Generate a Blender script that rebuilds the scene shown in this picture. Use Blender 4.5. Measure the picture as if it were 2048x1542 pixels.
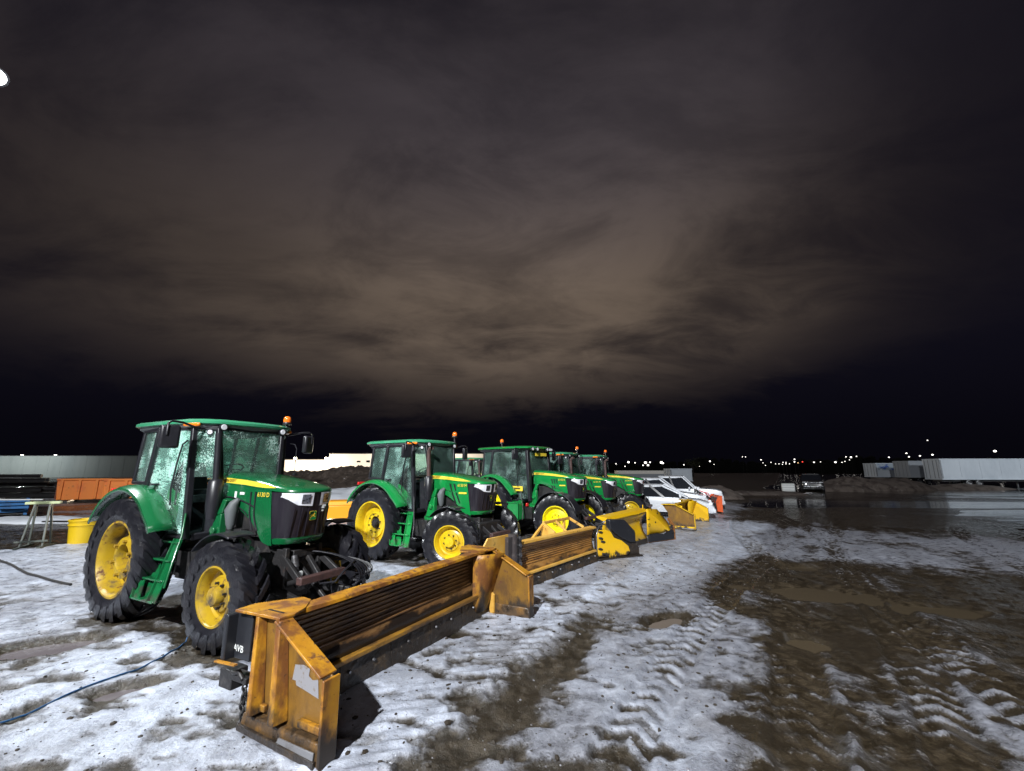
import bpy, bmesh, math, random
import numpy as np
from mathutils import Vector, Matrix
random.seed(7)
R = math.radians
S = bpy.context.scene
for o in list(bpy.data.objects): bpy.data.objects.remove(o)
C = S.collection

# ------------------------------------------------------------------ camera
CAM_H = 2.07
cd = bpy.data.cameras.new('camera'); cam = bpy.data.objects.new('camera', cd); C.objects.link(cam)
cam.location = (0, 0, CAM_H); cam.rotation_euler = (math.pi/2 + 0.1955, 0, 0)
cd.sensor_width = 36; cd.lens = 850/2048*36; cd.clip_start = .05; cd.clip_end = 3000
S.camera = cam

# ------------------------------------------------------------------ night sky
W = bpy.data.worlds.new('World'); S.world = W; W.use_nodes = True
def build_sky():
    nt = W.node_tree; n = nt.nodes; L = nt.links; n.clear()
    def N(t, **k):
        x = n.new(t)
        for a, b in k.items(): setattr(x, a, b)
        return x
    def M(op, a, b=None, c=None, clamp=False):
        x = N('ShaderNodeMath', operation=op, use_clamp=clamp)
        for i, v in enumerate((a, b, c)):
            if v is None: continue
            if hasattr(v, 'links'): L.new(v, x.inputs[i])
            else: x.inputs[i].default_value = v
        return x.outputs[0]
    def SS(v, lo, hi, a=0., b=1.):
        x = N('ShaderNodeMapRange', interpolation_type='SMOOTHSTEP')
        L.new(v, x.inputs[0])
        for i, q in enumerate((lo, hi, a, b)): x.inputs[i+1].default_value = q
        return x.outputs[0]
    tc = N('ShaderNodeTexCoord'); sp = N('ShaderNodeSeparateXYZ'); L.new(tc.outputs['Generated'], sp.inputs[0])
    x, y, z = sp.outputs
    el = M('ARCSINE', z); az = M('ARCTAN2', x, y)
    zz = M('ADD', M('MAXIMUM', z, 0.), .26)
    cx, cy = M('DIVIDE', x, zz), M('DIVIDE', y, zz)
    cv = N('ShaderNodeCombineXYZ'); L.new(cx, cv.inputs[0]); L.new(cy, cv.inputs[1])
    def noise(scale, det, rough, sx=1, sy=1, off=0, dist=0., rot=0.):
        mp = N('ShaderNodeMapping'); mp.inputs['Scale'].default_value = (sx, sy, 1); mp.inputs['Location'].default_value = (off, off*.7, off*.3)
        mp.inputs['Rotation'].default_value = (0, 0, rot)
        L.new(cv.outputs[0], mp.inputs[0]); t = N('ShaderNodeTexNoise'); t.inputs['Scale'].default_value = scale
        t.inputs['Detail'].default_value = det; t.inputs['Roughness'].default_value = rough; t.inputs['Distortion'].default_value = dist
        L.new(mp.outputs[0], t.inputs[0]); return t.outputs[0]
    n1 = noise(1.05, 7, .58, .8, 1.15, 3.1, .7, .35); n2 = noise(3.1, 8, .62, .75, 1.2, 8.2, .5, .4); n3 = noise(.5, 3, .5, 1, 1, 5.5, .2)
    # glow of town light on the cloud base
    da = M('DIVIDE', M('SUBTRACT', az, R(1)), R(38)); de = M('DIVIDE', M('SUBTRACT', el, R(19)), R(19))
    g = M('EXPONENT', M('MULTIPLY', M('ADD', M('MULTIPLY', da, da), M('MULTIPLY', de, de)), -1.0))
    tex = M('ADD', M('MULTIPLY', SS(n1, .36, .66), .60), M('MULTIPLY', SS(n2, .34, .66), .50))
    tex = M('ADD', M('MULTIPLY', tex, .98), .28)
    lum = M('MULTIPLY', M('ADD', M('MULTIPLY', g, .110), M('ADD', .004, M('MULTIPLY', SS(el, R(20), R(50)), .017))), tex)
    # lower edge of the cloud deck: dark clear air under it
    a2 = M('SUBTRACT', az, R(2)); edge = M('ADD', R(6.6), M('MULTIPLY', M('MULTIPLY', a2, a2), .035))
    edge = M('ADD', edge, M('MULTIPLY', M('MAXIMUM', a2, 0.), .085))
    edge = M('ADD', edge, M('MULTIPLY', M('SUBTRACT', n1, .5), .22)); edge = M('ADD', edge, M('MULTIPLY', M('SUBTRACT', n2, .5), .14))
    up = SS(M('SUBTRACT', el, edge), R(-1.5), R(7.5))
    # a dark rent on the right
    hole = SS(M('ADD', M('MULTIPLY', SS(az, R(8), R(60)), .42), M('ADD', M('MULTIPLY', n3, .55), M('MULTIPLY', n1, .35))), .62, .92)
    lum = M('MULTIPLY', M('MULTIPLY', lum, up), M('SUBTRACT', 1., M('MULTIPLY', hole, .78)))
    mixc = N('ShaderNodeMix', data_type='RGBA'); L.new(SS(el, R(20), R(46)), mixc.inputs[0])
    mixc.inputs[6].default_value = (1.0, .75, .54, 1); mixc.inputs[7].default_value = (1.0, .83, .86, 1)
    b1 = N('ShaderNodeBackground'); L.new(mixc.outputs[2], b1.inputs[0]); L.new(lum, b1.inputs[1])
    b2 = N('ShaderNodeBackground'); b2.inputs[0].default_value = (.55, .5, 1.0, 1)
    L.new(M('ADD', M('MULTIPLY', SS(el, R(0), R(14)), .0045), .0035), b2.inputs[1])
    ad = N('ShaderNodeAddShader'); L.new(b1.outputs[0], ad.inputs[0]); L.new(b2.outputs[0], ad.inputs[1])
    out = N('ShaderNodeOutputWorld'); L.new(ad.outputs[0], out.inputs[0])
build_sky()

# ------------------------------------------------------------------ weak sun added as soft overall fill, an unseen spot assumed behind the camera as main light, exposure
sd = bpy.data.lights.new('sun', 'SUN'); sun = bpy.data.objects.new('sun', sd); C.objects.link(sun)
sd.energy = .10; sd.angle = R(12); sd.color = (.97, .98, 1.0)
sun.rotation_euler = Vector((-.16, .72, -.66)).to_track_quat('-Z', 'Y').to_euler()
ml = bpy.data.lights.new('assumed_key_spot', 'SPOT'); key_spot = bpy.data.objects.new('assumed_key_spot', ml); C.objects.link(key_spot)
key_spot.location = (-7.5, -19.5, 20.5); ml.energy = 92000; ml.color = (.95, .975, 1.0); ml.shadow_soft_size = .3; ml.spot_size = R(112); ml.spot_blend = .9
key_spot.rotation_euler = (Vector((1.0, 13, 0)) - key_spot.location).to_track_quat('-Z', 'Y').to_euler()
vs = S.view_settings; vs.view_transform = 'Standard'; vs.look = 'None'; vs.exposure = 0.0; vs.gamma = 1
try: vs.use_curve_mapping = False
except Exception: pass
S.render.engine = 'CYCLES'

# ------------------------------------------------------------------ materials
MATS = {}
def mat(name, base, rough=.5, metal=0., overlays=(), bump=None, coat=0., spec=.5, emit=None, bumpdist=.02):
    m = bpy.data.materials.new(name); m.use_nodes = True; nt = m.node_tree; n = nt.nodes; L = nt.links
    p = n['Principled BSDF']; p.inputs['Base Color'].default_value = (*base, 1); p.inputs['Roughness'].default_value = rough
    p.inputs['Metallic'].default_value = metal; p.inputs['Coat Weight'].default_value = coat; p.inputs['Coat Roughness'].default_value = .06
    p.inputs['Specular IOR Level'].default_value = spec
    tc = n.new('ShaderNodeTexCoord'); col = None; rgh = None
    for ov in overlays:      # (color, scale, lo, hi, stretch, rough, height) : a patch layer cut from noise; height = (z0, z1) fades it out upward
        c2, sc, lo, hi = ov[:4]; st = ov[4] if len(ov) > 4 else (1, 1, 1); r2 = ov[5] if len(ov) > 5 else None; ht = ov[6] if len(ov) > 6 else None
        mp = n.new('ShaderNodeMapping'); mp.inputs['Scale'].default_value = st; mp.inputs['Location'].default_value = (sc*.37, sc*.11, 1.7*sc)
        L.new(tc.outputs['Object'], mp.inputs[0])
        t = n.new('ShaderNodeTexNoise'); t.inputs['Scale'].default_value = sc; t.inputs['Detail'].default_value = 8; t.inputs['Roughness'].default_value = .62
        L.new(mp.outputs[0], t.inputs[0]); v = t.outputs[0]
        if ht:
            s = n.new('ShaderNodeSeparateXYZ'); L.new(tc.outputs['Object'], s.inputs[0])
            hr = n.new('ShaderNodeMapRange'); L.new(s.outputs[2], hr.inputs[0])
            for i, q in enumerate((ht[0], ht[1], .32, -.3)): hr.inputs[i+1].default_value = q
            ad = n.new('ShaderNodeMath'); ad.operation = 'ADD'; L.new(v, ad.inputs[0]); L.new(hr.outputs[0], ad.inputs[1]); v = ad.outputs[0]
        mr = n.new('ShaderNodeMapRange'); mr.interpolation_type = 'SMOOTHSTEP'; L.new(v, mr.inputs[0]); mr.inputs[1].default_value = lo; mr.inputs[2].default_value = hi
        mx = n.new('ShaderNodeMix'); mx.data_type = 'RGBA'; L.new(mr.outputs[0], mx.inputs[0])
        if col is None: mx.inputs[6].default_value = (*base, 1)
        else: L.new(col, mx.inputs[6])
        mx.inputs[7].default_value = (*c2, 1); col = mx.outputs[2]
        if r2 is not None:
            rx = n.new('ShaderNodeMix'); L.new(mr.outputs[0], rx.inputs[0])
            if rgh is None: rx.inputs[2].default_value = rough
            else: L.new(rgh, rx.inputs[2])
            rx.inputs[3].default_value = r2; rgh = rx.outputs[0]
    if col is not None: L.new(col, p.inputs['Base Color'])
    if rgh is not None: L.new(rgh, p.inputs['Roughness'])
    if bump:
        t = n.new('ShaderNodeTexNoise'); t.inputs['Scale'].default_value = bump[0]; t.inputs['Detail'].default_value = 6; L.new(tc.outputs['Object'], t.inputs[0])
        b = n.new('ShaderNodeBump'); b.inputs['Strength'].default_value = bump[1]; b.inputs['Distance'].default_value = bumpdist; L.new(t.outputs[0], b.inputs['Height']); L.new(b.outputs[0], p.inputs['Normal'])
    if emit:
        p.inputs['Emission Color'].default_value = (*emit[0], 1); p.inputs['Emission Strength'].default_value = emit[1]
    MATS[name] = m; return m
RUST = (.10, .038, .014); DIRT = (.030, .020, .013); RAWST = (.16, .15, .14)
mat('green_old', (.004, .100, .030), .26, coat=.8, overlays=[((.008, .13, .042), 2.2, .45, .75, (1, 1, 1), .36), ((.05, .045, .03), 9, .70, .85, (1, 1, 1), .6), ((.03, .028, .02), 5, .66, .86, (1, 1, 1), .7, (.3, 1.5))])
mat('green_new', (.006, .195, .042), .20, coat=.8, overlays=[((.010, .25, .052), 2, .4, .8, (1, 1, 1), .32), ((.05, .05, .035), 11, .72, .86, (1, 1, 1), .6), ((.035, .035, .025), 5, .62, .84, (1, 1, 1), .65, (.25, 1.3))])
mat('roof_sheen_green', (.045, .30, .15), .28, coat=.7, overlays=[((.12, .38, .25), 3, .5, .8, (1, 1, 1), .2)])  # mintier than the bonnet: lamp sheen on the wet roof put into the colour
mat('rim_old', (.42, .275, .012), .40, overlays=[((.32, .19, .015), 4, .42, .68), (RUST, 9, .56, .70, (1, 1, 1), .8), ((.075, .055, .035), 3.2, .47, .66, (1, 1, 1), .75)])
mat('rim_new', (.66, .46, .010), .35, coat=.3, overlays=[((.46, .29, .012), 3.5, .45, .75), ((.12, .085, .035), 6, .58, .76, (1, 1, 1), .7)])
mat('rim_bright', (.80, .66, .004), .32, coat=.4, overlays=[((.55, .42, .02), 6, .62, .85)])
mat('rubber', (.009, .009, .012), .30, overlays=[((.017, .016, .020), 5, .45, .75, (1, 1, 1), .42), ((.036, .031, .027), 7, .62, .80, (1, 1, 1), .5)], bump=(38, .25), spec=.6)
mat('rubber_flap', (.016, .017, .021), .35, overlays=[((.04, .04, .045), 7, .55, .8, (1, 1, 1), .6)])
mat('black_plastic', (.014, .014, .018), .38, overlays=[((.035, .033, .04), 6, .5, .85, (1, 1, 1), .55)])
mat('grille_black', (.012, .010, .015), .30, overlays=[((.022, .019, .026), 3, .4, .8, (6, 6, .4), .45)])
mat('chassis', (.018, .017, .018), .5, overlays=[((.05, .045, .042), 8, .52, .75, (1, 1, 1), .35), ((.06, .032, .02), 5, .6, .8)], bump=(24, .35))
mat('steel', (.22, .22, .23), .35, .8, overlays=[((.06, .05, .045), 8, .5, .7)])
mat('chrome', (.75, .77, .82), .12, 1.)
mat('white_lens', (.80, .81, .86), .15, coat=.5)
mat('reflector', (.34, .35, .40), .12, .9, overlays=[((.05, .05, .06), 26, .45, .6)])
mat('amber', (.85, .20, .01), .2, coat=.5)
mat('amber_beacon', (.85, .17, .015), .18, coat=.6, emit=((1., .22, .02), .12))
mat('red_lens', (.6, .02, .02), .25)
mat('stripe_yellow', (.80, .58, .05), .35)
mat('decal_white', (.72, .74, .72), .5)
mat('decal_dark', (.05, .04, .01), .5)
mat('seat_cloth', (.02, .02, .024), .8)
mat('cab_grey', (.10, .11, .115), .6)
mat('rusty_bar', (.085, .045, .04), .5, overlays=[((.05, .03, .03), 9, .4, .7)], bump=(30, .3))
# plough steel
mat('plow_paint', (.42, .185, .014), .36, overlays=[((.52, .26, .02), 4, .40, .7), ((.17, .062, .014), 3.3, .44, .60, (1, 1, .5), .55), (RUST, 7, .57, .68, (1, 1, 1), .75), ((.05, .025, .012), 17, .60, .72, (1, 1, 1), .7), (DIRT, 4.5, .46, .72, (1, 1, .7), .5, (.06, .70))], bump=(20, .2))
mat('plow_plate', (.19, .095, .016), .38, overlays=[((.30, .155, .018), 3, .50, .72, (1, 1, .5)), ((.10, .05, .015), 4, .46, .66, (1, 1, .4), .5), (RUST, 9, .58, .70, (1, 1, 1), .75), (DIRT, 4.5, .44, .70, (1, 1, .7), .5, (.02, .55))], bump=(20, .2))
mat('plow_face', (.17, .085, .032), .40, overlays=[((.31, .175, .065), 3.2, .48, .64, (1, .5, 1.5), .38), ((.075, .038, .02), 6, .50, .66, (1, .35, 1.6), .35), ((.27, .255, .25), 3.6, .69, .73, (1, .8, 1.2), .45), ((.020, .014, .011), 3, .50, .62, (1, .45, 1), .3, (.33, .60))], bump=(16, .25))
mat('plow_face_light', (.36, .17, .04), .45, overlays=[((.48, .26, .08), 3.2, .45, .7, (1, .5, 1.5), .4), ((.15, .07, .025), 6, .50, .68, (1, .35, 1.6), .4), ((.03, .02, .014), 4, .44, .64, (1, .45, 1), .35, (.10, .58))], bump=(16, .2))
mat('plow_dirty', (.075, .045, .022), .42, overlays=[((.20, .10, .025), 5, .50, .68), ((.018, .014, .011), 7, .45, .66, (1, 1, 1), .25), ((.28, .26, .22), 9, .70, .78)], bump=(22, .5))
mat('plow_yellow', (.78, .46, .008), .35, coat=.25, overlays=[((.70, .38, .01), 3, .45, .75), ((.03, .02, .012), 9, .655, .70, (1, 1, 1), .6), ((.03, .02, .012), 6, .50, .64, (1, 1, .7), .6, (.0, .34))])
mat('plow_rail', (.20, .10, .022), .42, overlays=[((.36, .18, .02), 4, .52, .7, (1, .5, 1)), ((.05, .03, .018), 6, .48, .66, (1, .4, 1))], bump=(20, .2))
mat('cutting_edge', (.026, .020, .016), .36, overlays=[((.085, .055, .03), 5, .50, .68, (1, .5, 1), .5), ((.15, .12, .09), 17, .60, .72), ((.45, .45, .47), 22, .70, .76, (1, .6, 1), .6)], bump=(18, .8))
mat('plow_white_scrape', (.25, .245, .26), .5, overlays=[((.15, .10, .05), 14, .56, .70)])
# other things
mat('car_white', (.72, .75, .80), .22, coat=.8, overlays=[((.5, .5, .5), 4, .6, .9, (1, 1, 1), .45)])
mat('car_glass', (.012, .014, .018), .06, coat=1.)
mat('car_black', (.010, .010, .012), .2, coat=.8)
mat('skip_orange', (.92, .25, .02), .5, overlays=[((.74, .15, .014), 1.2, .45, .75), (RUST, 2.5, .60, .75)])
mat('skip_red', (.20, .04, .012), .55, overlays=[((.07, .025, .012), 2, .45, .7)])
mat('orange_paint', (.72, .10, .015), .45, overlays=[((.35, .05, .012), 5, .5, .75)])
mat('tub_yellow', (.52, .34, .006), .45, overlays=[((.35, .22, .02), 5, .58, .8, (1, 1, .6))])
mat('bin_orange', (.85, .33, .01), .4); mat('bin_yellow', (.90, .62, .01), .4)
mat('dark_steel', (.018, .017, .018), .5, overlays=[((.06, .055, .055), 3, .55, .75)])
mat('grey_steel', (.16, .16, .17), .45, overlays=[((.07, .06, .055), 4, .5, .75)])
mat('stand_metal', (.07, .08, .07), .5, overlays=[((.05, .05, .04), 8, .5, .7)])
mat('stand_top', (.36, .40, .22), .55)
mat('blue_paint', (.012, .13, .36), .5, overlays=[((.01, .07, .2), 3, .5, .75)])
mat('crate_wood', (.22, .15, .10), .8, overlays=[((.08, .055, .04), 4, .5, .7)])
mat('wall_grey', (.20, .22, .22), .7, overlays=[((.15, .17, .175), .10, .4, .7, (1.5, 1, .4))])
mat('wall_white', (.78, .74, .68), .7)
mat('roof_dark', (.03, .03, .034), .8)
mat('window_dark', (.01, .012, .015), .2)
mat('trailer_white', (.55, .60, .66), .5, overlays=[((.46, .51, .57), .5, .4, .7, (1, 1, .4))])
mat('trailer_grey', (.26, .28, .31), .55)
mat('trailer_print', (.34, .40, .46), .5, overlays=[((.02, .07, .30), 1.1, .50, .60, (.5, .5, 1.2)), ((.66, .70, .78), 1.7, .60, .68)])
mat('dirt', (.055, .040, .030), .85, overlays=[((.11, .085, .07), 1.4, .45, .65), ((.02, .015, .012), 3, .5, .7), ((.45, .44, .45), 2.2, .66, .74)], bump=(3, .8), bumpdist=.1)
mat('rubble', (.13, .105, .09), .85, overlays=[((.05, .035, .03), 1.2, .45, .65), ((.30, .27, .25), 2.5, .60, .75)], bump=(3, .8), bumpdist=.1)
mat('snowbank', (.72, .76, .82), .6, overlays=[((.30, .27, .25), 1.5, .60, .8)], bump=(4, .6), bumpdist=.06)
mat('ice_grey', (.20, .20, .22), .35, overlays=[((.09, .08, .075), 30, .45, .7)])
mat('mud_dark', (.028, .021, .014), .6)
mat('woods', (.010, .011, .009), .95)
mat('leaf', (.05, .055, .025), .9)
mat('bark', (.03, .025, .02), .9)
mat('pole_metal', (.10, .10, .11), .5, .3)
mat('cord_blue', (.008, .06, .16), .45); mat('cord_dark', (.02, .018, .017), .6)
mat('lamp_glow', (1, 1, 1), .5, emit=((.93, .96, 1.), 6.))
mat('lamp_far', (1, 1, 1), .5, emit=((1., .95, .88), 3.5))
mat('lamp_far_warm', (1, 1, 1), .5, emit=((1., .62, .28), 2.5))
mat('lamp_far_red', (1, .1, .1), .5, emit=((1., .06, .04), 2.5))
mat('lamp_wall', (1, 1, 1), .5, emit=((1., .86, .62), 60.))

def glass(name, tint, drops, glow):
    m = bpy.data.materials.new(name); m.use_nodes = True; nt = m.node_tree; n = nt.nodes; L = nt.links; n.clear()
    out = n.new('ShaderNodeOutputMaterial'); tr = n.new('ShaderNodeBsdfTransparent'); tr.inputs[0].default_value = (*tint, 1)
    gl = n.new('ShaderNodeBsdfGlossy'); gl.inputs['Roughness'].default_value = .03; gl.inputs[0].default_value = (.9, 1, .97, 1)
    fr = n.new('ShaderNodeFresnel'); fr.inputs[0].default_value = 1.5
    m1 = n.new('ShaderNodeMixShader'); L.new(fr.outputs[0], m1.inputs[0]); L.new(tr.outputs[0], m1.inputs[1]); L.new(gl.outputs[0], m1.inputs[2]); last = m1
    if drops:
        tc = n.new('ShaderNodeTexCoord'); vo = n.new('ShaderNodeTexVoronoi'); vo.inputs['Scale'].default_value = drops; vo.inputs['Randomness'].default_value = 1
        mp = n.new('ShaderNodeMapping'); mp.inputs['Scale'].default_value = (1, 1, .62); L.new(tc.outputs['Object'], mp.inputs[0]); L.new(mp.outputs[0], vo.inputs[0])
        no = n.new('ShaderNodeTexNoise'); no.inputs['Scale'].default_value = 3.2; no.inputs['Detail'].default_value = 4; L.new(tc.outputs['Object'], no.inputs[0])
        th = n.new('ShaderNodeMath'); th.operation = 'MULTIPLY_ADD'; L.new(no.outputs[0], th.inputs[0]); th.inputs[1].default_value = 2.4; th.inputs[2].default_value = -.88
        lt = n.new('ShaderNodeMath'); lt.operation = 'LESS_THAN'; L.new(vo.outputs['Distance'], lt.inputs[0]); L.new(th.outputs[0], lt.inputs[1])
        ml = n.new('ShaderNodeMath'); ml.operation = 'MULTIPLY_ADD'; ml.use_clamp = True; L.new(lt.outputs[0], ml.inputs[0]); ml.inputs[1].default_value = glow[1]; ml.inputs[2].default_value = glow[0]
        df = n.new('ShaderNodeBsdfDiffuse'); df.inputs[0].default_value = (.80, 1., .94, 1); tl = n.new('ShaderNodeBsdfTranslucent'); tl.inputs[0].default_value = (.75, .97, .9, 1)
        m3 = n.new('ShaderNodeMixShader'); m3.inputs[0].default_value = .55; L.new(df.outputs[0], m3.inputs[1]); L.new(tl.outputs[0], m3.inputs[2])
        m2 = n.new('ShaderNodeMixShader'); L.new(ml.outputs[0], m2.inputs[0]); L.new(m1.outputs[0], m2.inputs[1]); L.new(m3.outputs[0], m2.inputs[2]); last = m2
    L.new(last.outputs[0], out.inputs[0]); MATS[name] = m
glass('glass_wet', (.74, .95, .89), 62, (.075, .66))
glass('glass_clear', (.68, .80, .78), 75, (.035, .16))

# ------------------------------------------------------------------ mesh helpers
class MB:
    def __init__(s): s.v = []; s.f = []; s.mi = []
    def add(s, vs, fs, m=0):
        b = len(s.v); s.v += [tuple(v) for v in vs]; s.f += [tuple(i+b for i in f) for f in fs]; s.mi += [m]*len(fs); return s
    def hexa(s, p, m=0):   # 8 points: bottom ring 0-3, top ring 4-7
        return s.add(p, [(3, 2, 1, 0), (4, 5, 6, 7), (0, 1, 5, 4), (1, 2, 6, 5), (2, 3, 7, 6), (3, 0, 4, 7)], m)
    def box(s, c, d, rz=0., m=0, ry=0.):
        x, y, z = d[0]/2, d[1]/2, d[2]/2; M = Matrix.Rotation(rz, 3, 'Z') @ Matrix.Rotation(ry, 3, 'Y'); c = Vector(c)
        return s.hexa([c + M @ Vector(q) for q in ((-x, -y, -z), (x, -y, -z), (x, y, -z), (-x, y, -z), (-x, -y, z), (x, -y, z), (x, y, z), (-x, y, z))], m)
    def bb(s, x0, x1, y0, y1, z0, z1, m=0): return s.box(((x0+x1)/2, (y0+y1)/2, (z0+z1)/2), (x1-x0, y1-y0, z1-z0), m=m)
    def beam(s, p, q, w, h, up=(0, 0, 1), m=0):
        p, q = Vector(p), Vector(q); d = (q-p).normalized(); u = Vector(up)
        if abs(d.dot(u)) > .98: u = Vector((1, 0, 0))
        sx = d.cross(u).normalized(); u = sx.cross(d); sx *= w/2; u *= h/2
        return s.hexa([p-sx-u, p+sx-u, p+sx+u, p-sx+u, q-sx-u, q+sx-u, q+sx+u, q-sx+u], m)
    def tube(s, pts, r, n=8, m=0, cap=True):
        pts = [Vector(p) for p in pts]; rs = r if isinstance(r, (list, tuple)) else [r]*len(pts); vs = []; fs = []; pu = None
        for i, p in enumerate(pts):
            d = (pts[min(i+1, len(pts)-1)] - pts[max(i-1, 0)]).normalized()
            if pu is None: pu = Vector((0, 0, 1)) if abs(d.z) < .9 else Vector((1, 0, 0))
            sx = d.cross(pu).normalized(); pu = sx.cross(d)
            for k in range(n):
                a = 2*math.pi*k/n; vs.append(p + (sx*math.cos(a) + pu*math.sin(a))*rs[i])
        for i in range(len(pts)-1):
            for k in range(n): fs.append((i*n+k, i*n+(k+1) % n, (i+1)*n+(k+1) % n, (i+1)*n+k))
        if cap: fs += [tuple(range(n))[::-1], tuple(range((len(pts)-1)*n, len(pts)*n))]
        return s.add(vs, fs, m)
    def lathe(s, prof, n=40, c=(0, 0, 0), axis='y', m=0, a0=0., a1=None):
        # prof: list of (radius, axial)
        full = a1 is None; a1 = 2*math.pi if full else a1; k = n if full else n+1; vs = []; fs = []
        for i in range(k):
            a = a0 + (a1-a0)*i/n
            for r, t in prof:
                if axis == 'y': vs.append((c[0]+r*math.cos(a), c[1]+t, c[2]+r*math.sin(a)))
                else: vs.append((c[0]+r*math.cos(a), c[1]+r*math.sin(a), c[2]+t))
        P = len(prof)
        for i in range(n):
            j = (i+1) % k
            for q in range(P-1): fs.append((i*P+q, j*P+q, j*P+q+1, i*P+q+1))
        return s.add(vs, fs, m)
    def prism(s, poly, d, m=0):    # poly: 3d points, planar; d: thickness vector
        n = len(poly); a = [Vector(p) for p in poly]; d = Vector(d); b = [p+d for p in a]
        return s.add(a+b, [tuple(range(n))[::-1], tuple(range(n, 2*n))] + [(i, (i+1) % n, n+(i+1) % n, n+i) for i in range(n)], m)
    def loft(s, secs, closed=False, cap=False, m=0):
        P = len(secs[0]); vs = [p for q in secs for p in q]; fs = []
        for i in range(len(secs)-1):
            for k in range(P if closed else P-1): fs.append((i*P+k, i*P+(k+1) % P, (i+1)*P+(k+1) % P, (i+1)*P+k))
        if cap: fs += [tuple(range(P))[::-1], tuple(range((len(secs)-1)*P, len(secs)*P))]
        return s.add(vs, fs, m)
    def mesh(s, name, mats, smooth=None):
        me = bpy.data.meshes.new(name); me.from_pydata(s.v, [], s.f)
        for q in (mats if isinstance(mats, (list, tuple)) else [mats]): me.materials.append(MATS[q])
        if any(s.mi): me.polygons.foreach_set('material_index', s.mi)
        bm = bmesh.new(); bm.from_mesh(me); bmesh.ops.recalc_face_normals(bm, faces=bm.faces); bm.to_mesh(me); bm.free()
        if smooth is not None:
            me.polygons.foreach_set('use_smooth', [True]*len(me.polygons)); me.set_sharp_from_angle(angle=R(smooth))
        me.update(); return me
    def build(s, name, mats, parent=None, smooth=None, bevel=0, solid=0, seg=2):
        return put(name, s.mesh(name, mats, smooth if smooth is not None else (35 if bevel else None)), parent, bevel, solid, seg)
def put(name, me, parent=None, bevel=0, solid=0, seg=2):
    o = bpy.data.objects.new(name, me); C.objects.link(o)
    if parent: o.parent = parent
    if solid:
        q = o.modifiers.new('solid', 'SOLIDIFY'); q.thickness = solid; q.offset = 0
    if bevel:
        q = o.modifiers.new('bevel', 'BEVEL'); q.width = bevel; q.segments = seg; q.limit_method = 'ANGLE'; q.angle_limit = R(30)
    return o
def tag(o, label=None, cat=None, group=None, kind=None):
    for k, v in (('label', label), ('category', cat), ('group', group), ('kind', kind)):
        if v: o[k] = v
    return o
def empty(name, loc=(0, 0, 0), rz=0., parent=None):
    o = bpy.data.objects.new(name, None); C.objects.link(o); o.location = loc; o.rotation_euler = (0, 0, rz); o.empty_display_size = .2
    if parent: o.parent = parent
    return o
KIDS = {}
def copy_tree(o, parent=None):
    c = o.copy(); C.objects.link(c)
    if parent: c.parent = parent; c.matrix_parent_inverse = o.matrix_parent_inverse.copy()
    for ch in [q for q in bpy.data.objects if q.parent is o]: copy_tree(ch, c)
    return c
def text_mesh(txt, size, name, material, align='CENTER'):
    cu = bpy.data.curves.new(name, 'FONT'); cu.body = txt; cu.size = size; cu.align_x = align; cu.align_y = 'CENTER'; cu.extrude = .0015; cu.resolution_u = 2
    o = bpy.data.objects.new(name, cu); C.objects.link(o); dg = bpy.context.evaluated_depsgraph_get()
    me = bpy.data.meshes.new_from_object(o.evaluated_get(dg)); bpy.data.objects.remove(o); bpy.data.curves.remove(cu)
    me.materials.clear(); me.materials.append(MATS[material]); return me
def put_text(txt, size, name, material, parent, loc, normal, up=(0, 0, 1), bold=1., align='CENTER'):
    me = text_mesh(txt, size, name, material, align); n = Vector(normal).normalized(); u = Vector(up); u = (u - n*u.dot(n)).normalized(); r = u.cross(n)
    M = Matrix(((r.x, u.x, n.x, loc[0]), (r.y, u.y, n.y, loc[1]), (r.z, u.z, n.z, loc[2]), (0, 0, 0, 1))); me.transform(M)
    return put(name, me, parent)

# ------------------------------------------------------------------ noise in numpy
def _h(i, j, s):
    v = np.sin(i*127.1 + j*311.7 + s*74.7)*43758.5453
    return v - np.floor(v)
def vnoise(x, y, s=0):
    i, j = np.floor(x), np.floor(y); u, v = x-i, y-j; u = u*u*(3-2*u); v = v*v*(3-2*v)
    return (_h(i, j, s)*(1-u)+_h(i+1, j, s)*u)*(1-v) + (_h(i, j+1, s)*(1-u)+_h(i+1, j+1, s)*u)*v
def fbm(x, y, s=0, o=4, g=.5):
    t = 0; a = 1; n = 0
    for k in range(o):
        t = t + a*vnoise(x*2**k + 13.7*k, y*2**k - 7.3*k, s+k); n += a; a *= g
    return t/n
def sst(a, b, x):
    t = np.clip((x-a)/(b-a), 0, 1); return t*t*(3-2*t)

# ------------------------------------------------------------------ ground
def base_z(x, y): return -.007*np.clip(y-6, 0, 30)
PUDDLES = [(5.25, 8.0, .95, .50, -.35, 'brown'), (6.5, 7.05, .55, .28, -.2, 'brown'), (6.4, 10.0, .5, .32, .2, 'brown'), (3.62, 5.8, .26, .22, .1, 'brown'),
           (-5.55, 5.62, .52, .25, .55, 'grey'), (-3.75, 4.62, .26, .13, .5, 'grey'), (2.2, 6.55, .40, .20, .6, 'tan')]
TR = {'T1': (-5.249, 7.3145, -.468), 'T2': (-2.88, 11.45, -.566), 'T3': (-.135, 15.3, -.70), 'T4': (1.213, 17.09, -.516), 'T5': (2.882, 19.45, -.404)}
def pud_d(x, y, p, seed):
    c, s = math.cos(p[4]), math.sin(p[4]); u = ((x-p[0])*c + (y-p[1])*s)/p[2]; v = (-(x-p[0])*s + (y-p[1])*c)/p[3]
    return np.sqrt(u*u+v*v) + .75*(fbm(x*1.7, y*1.7, 40+seed, 3)-.5)
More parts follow.
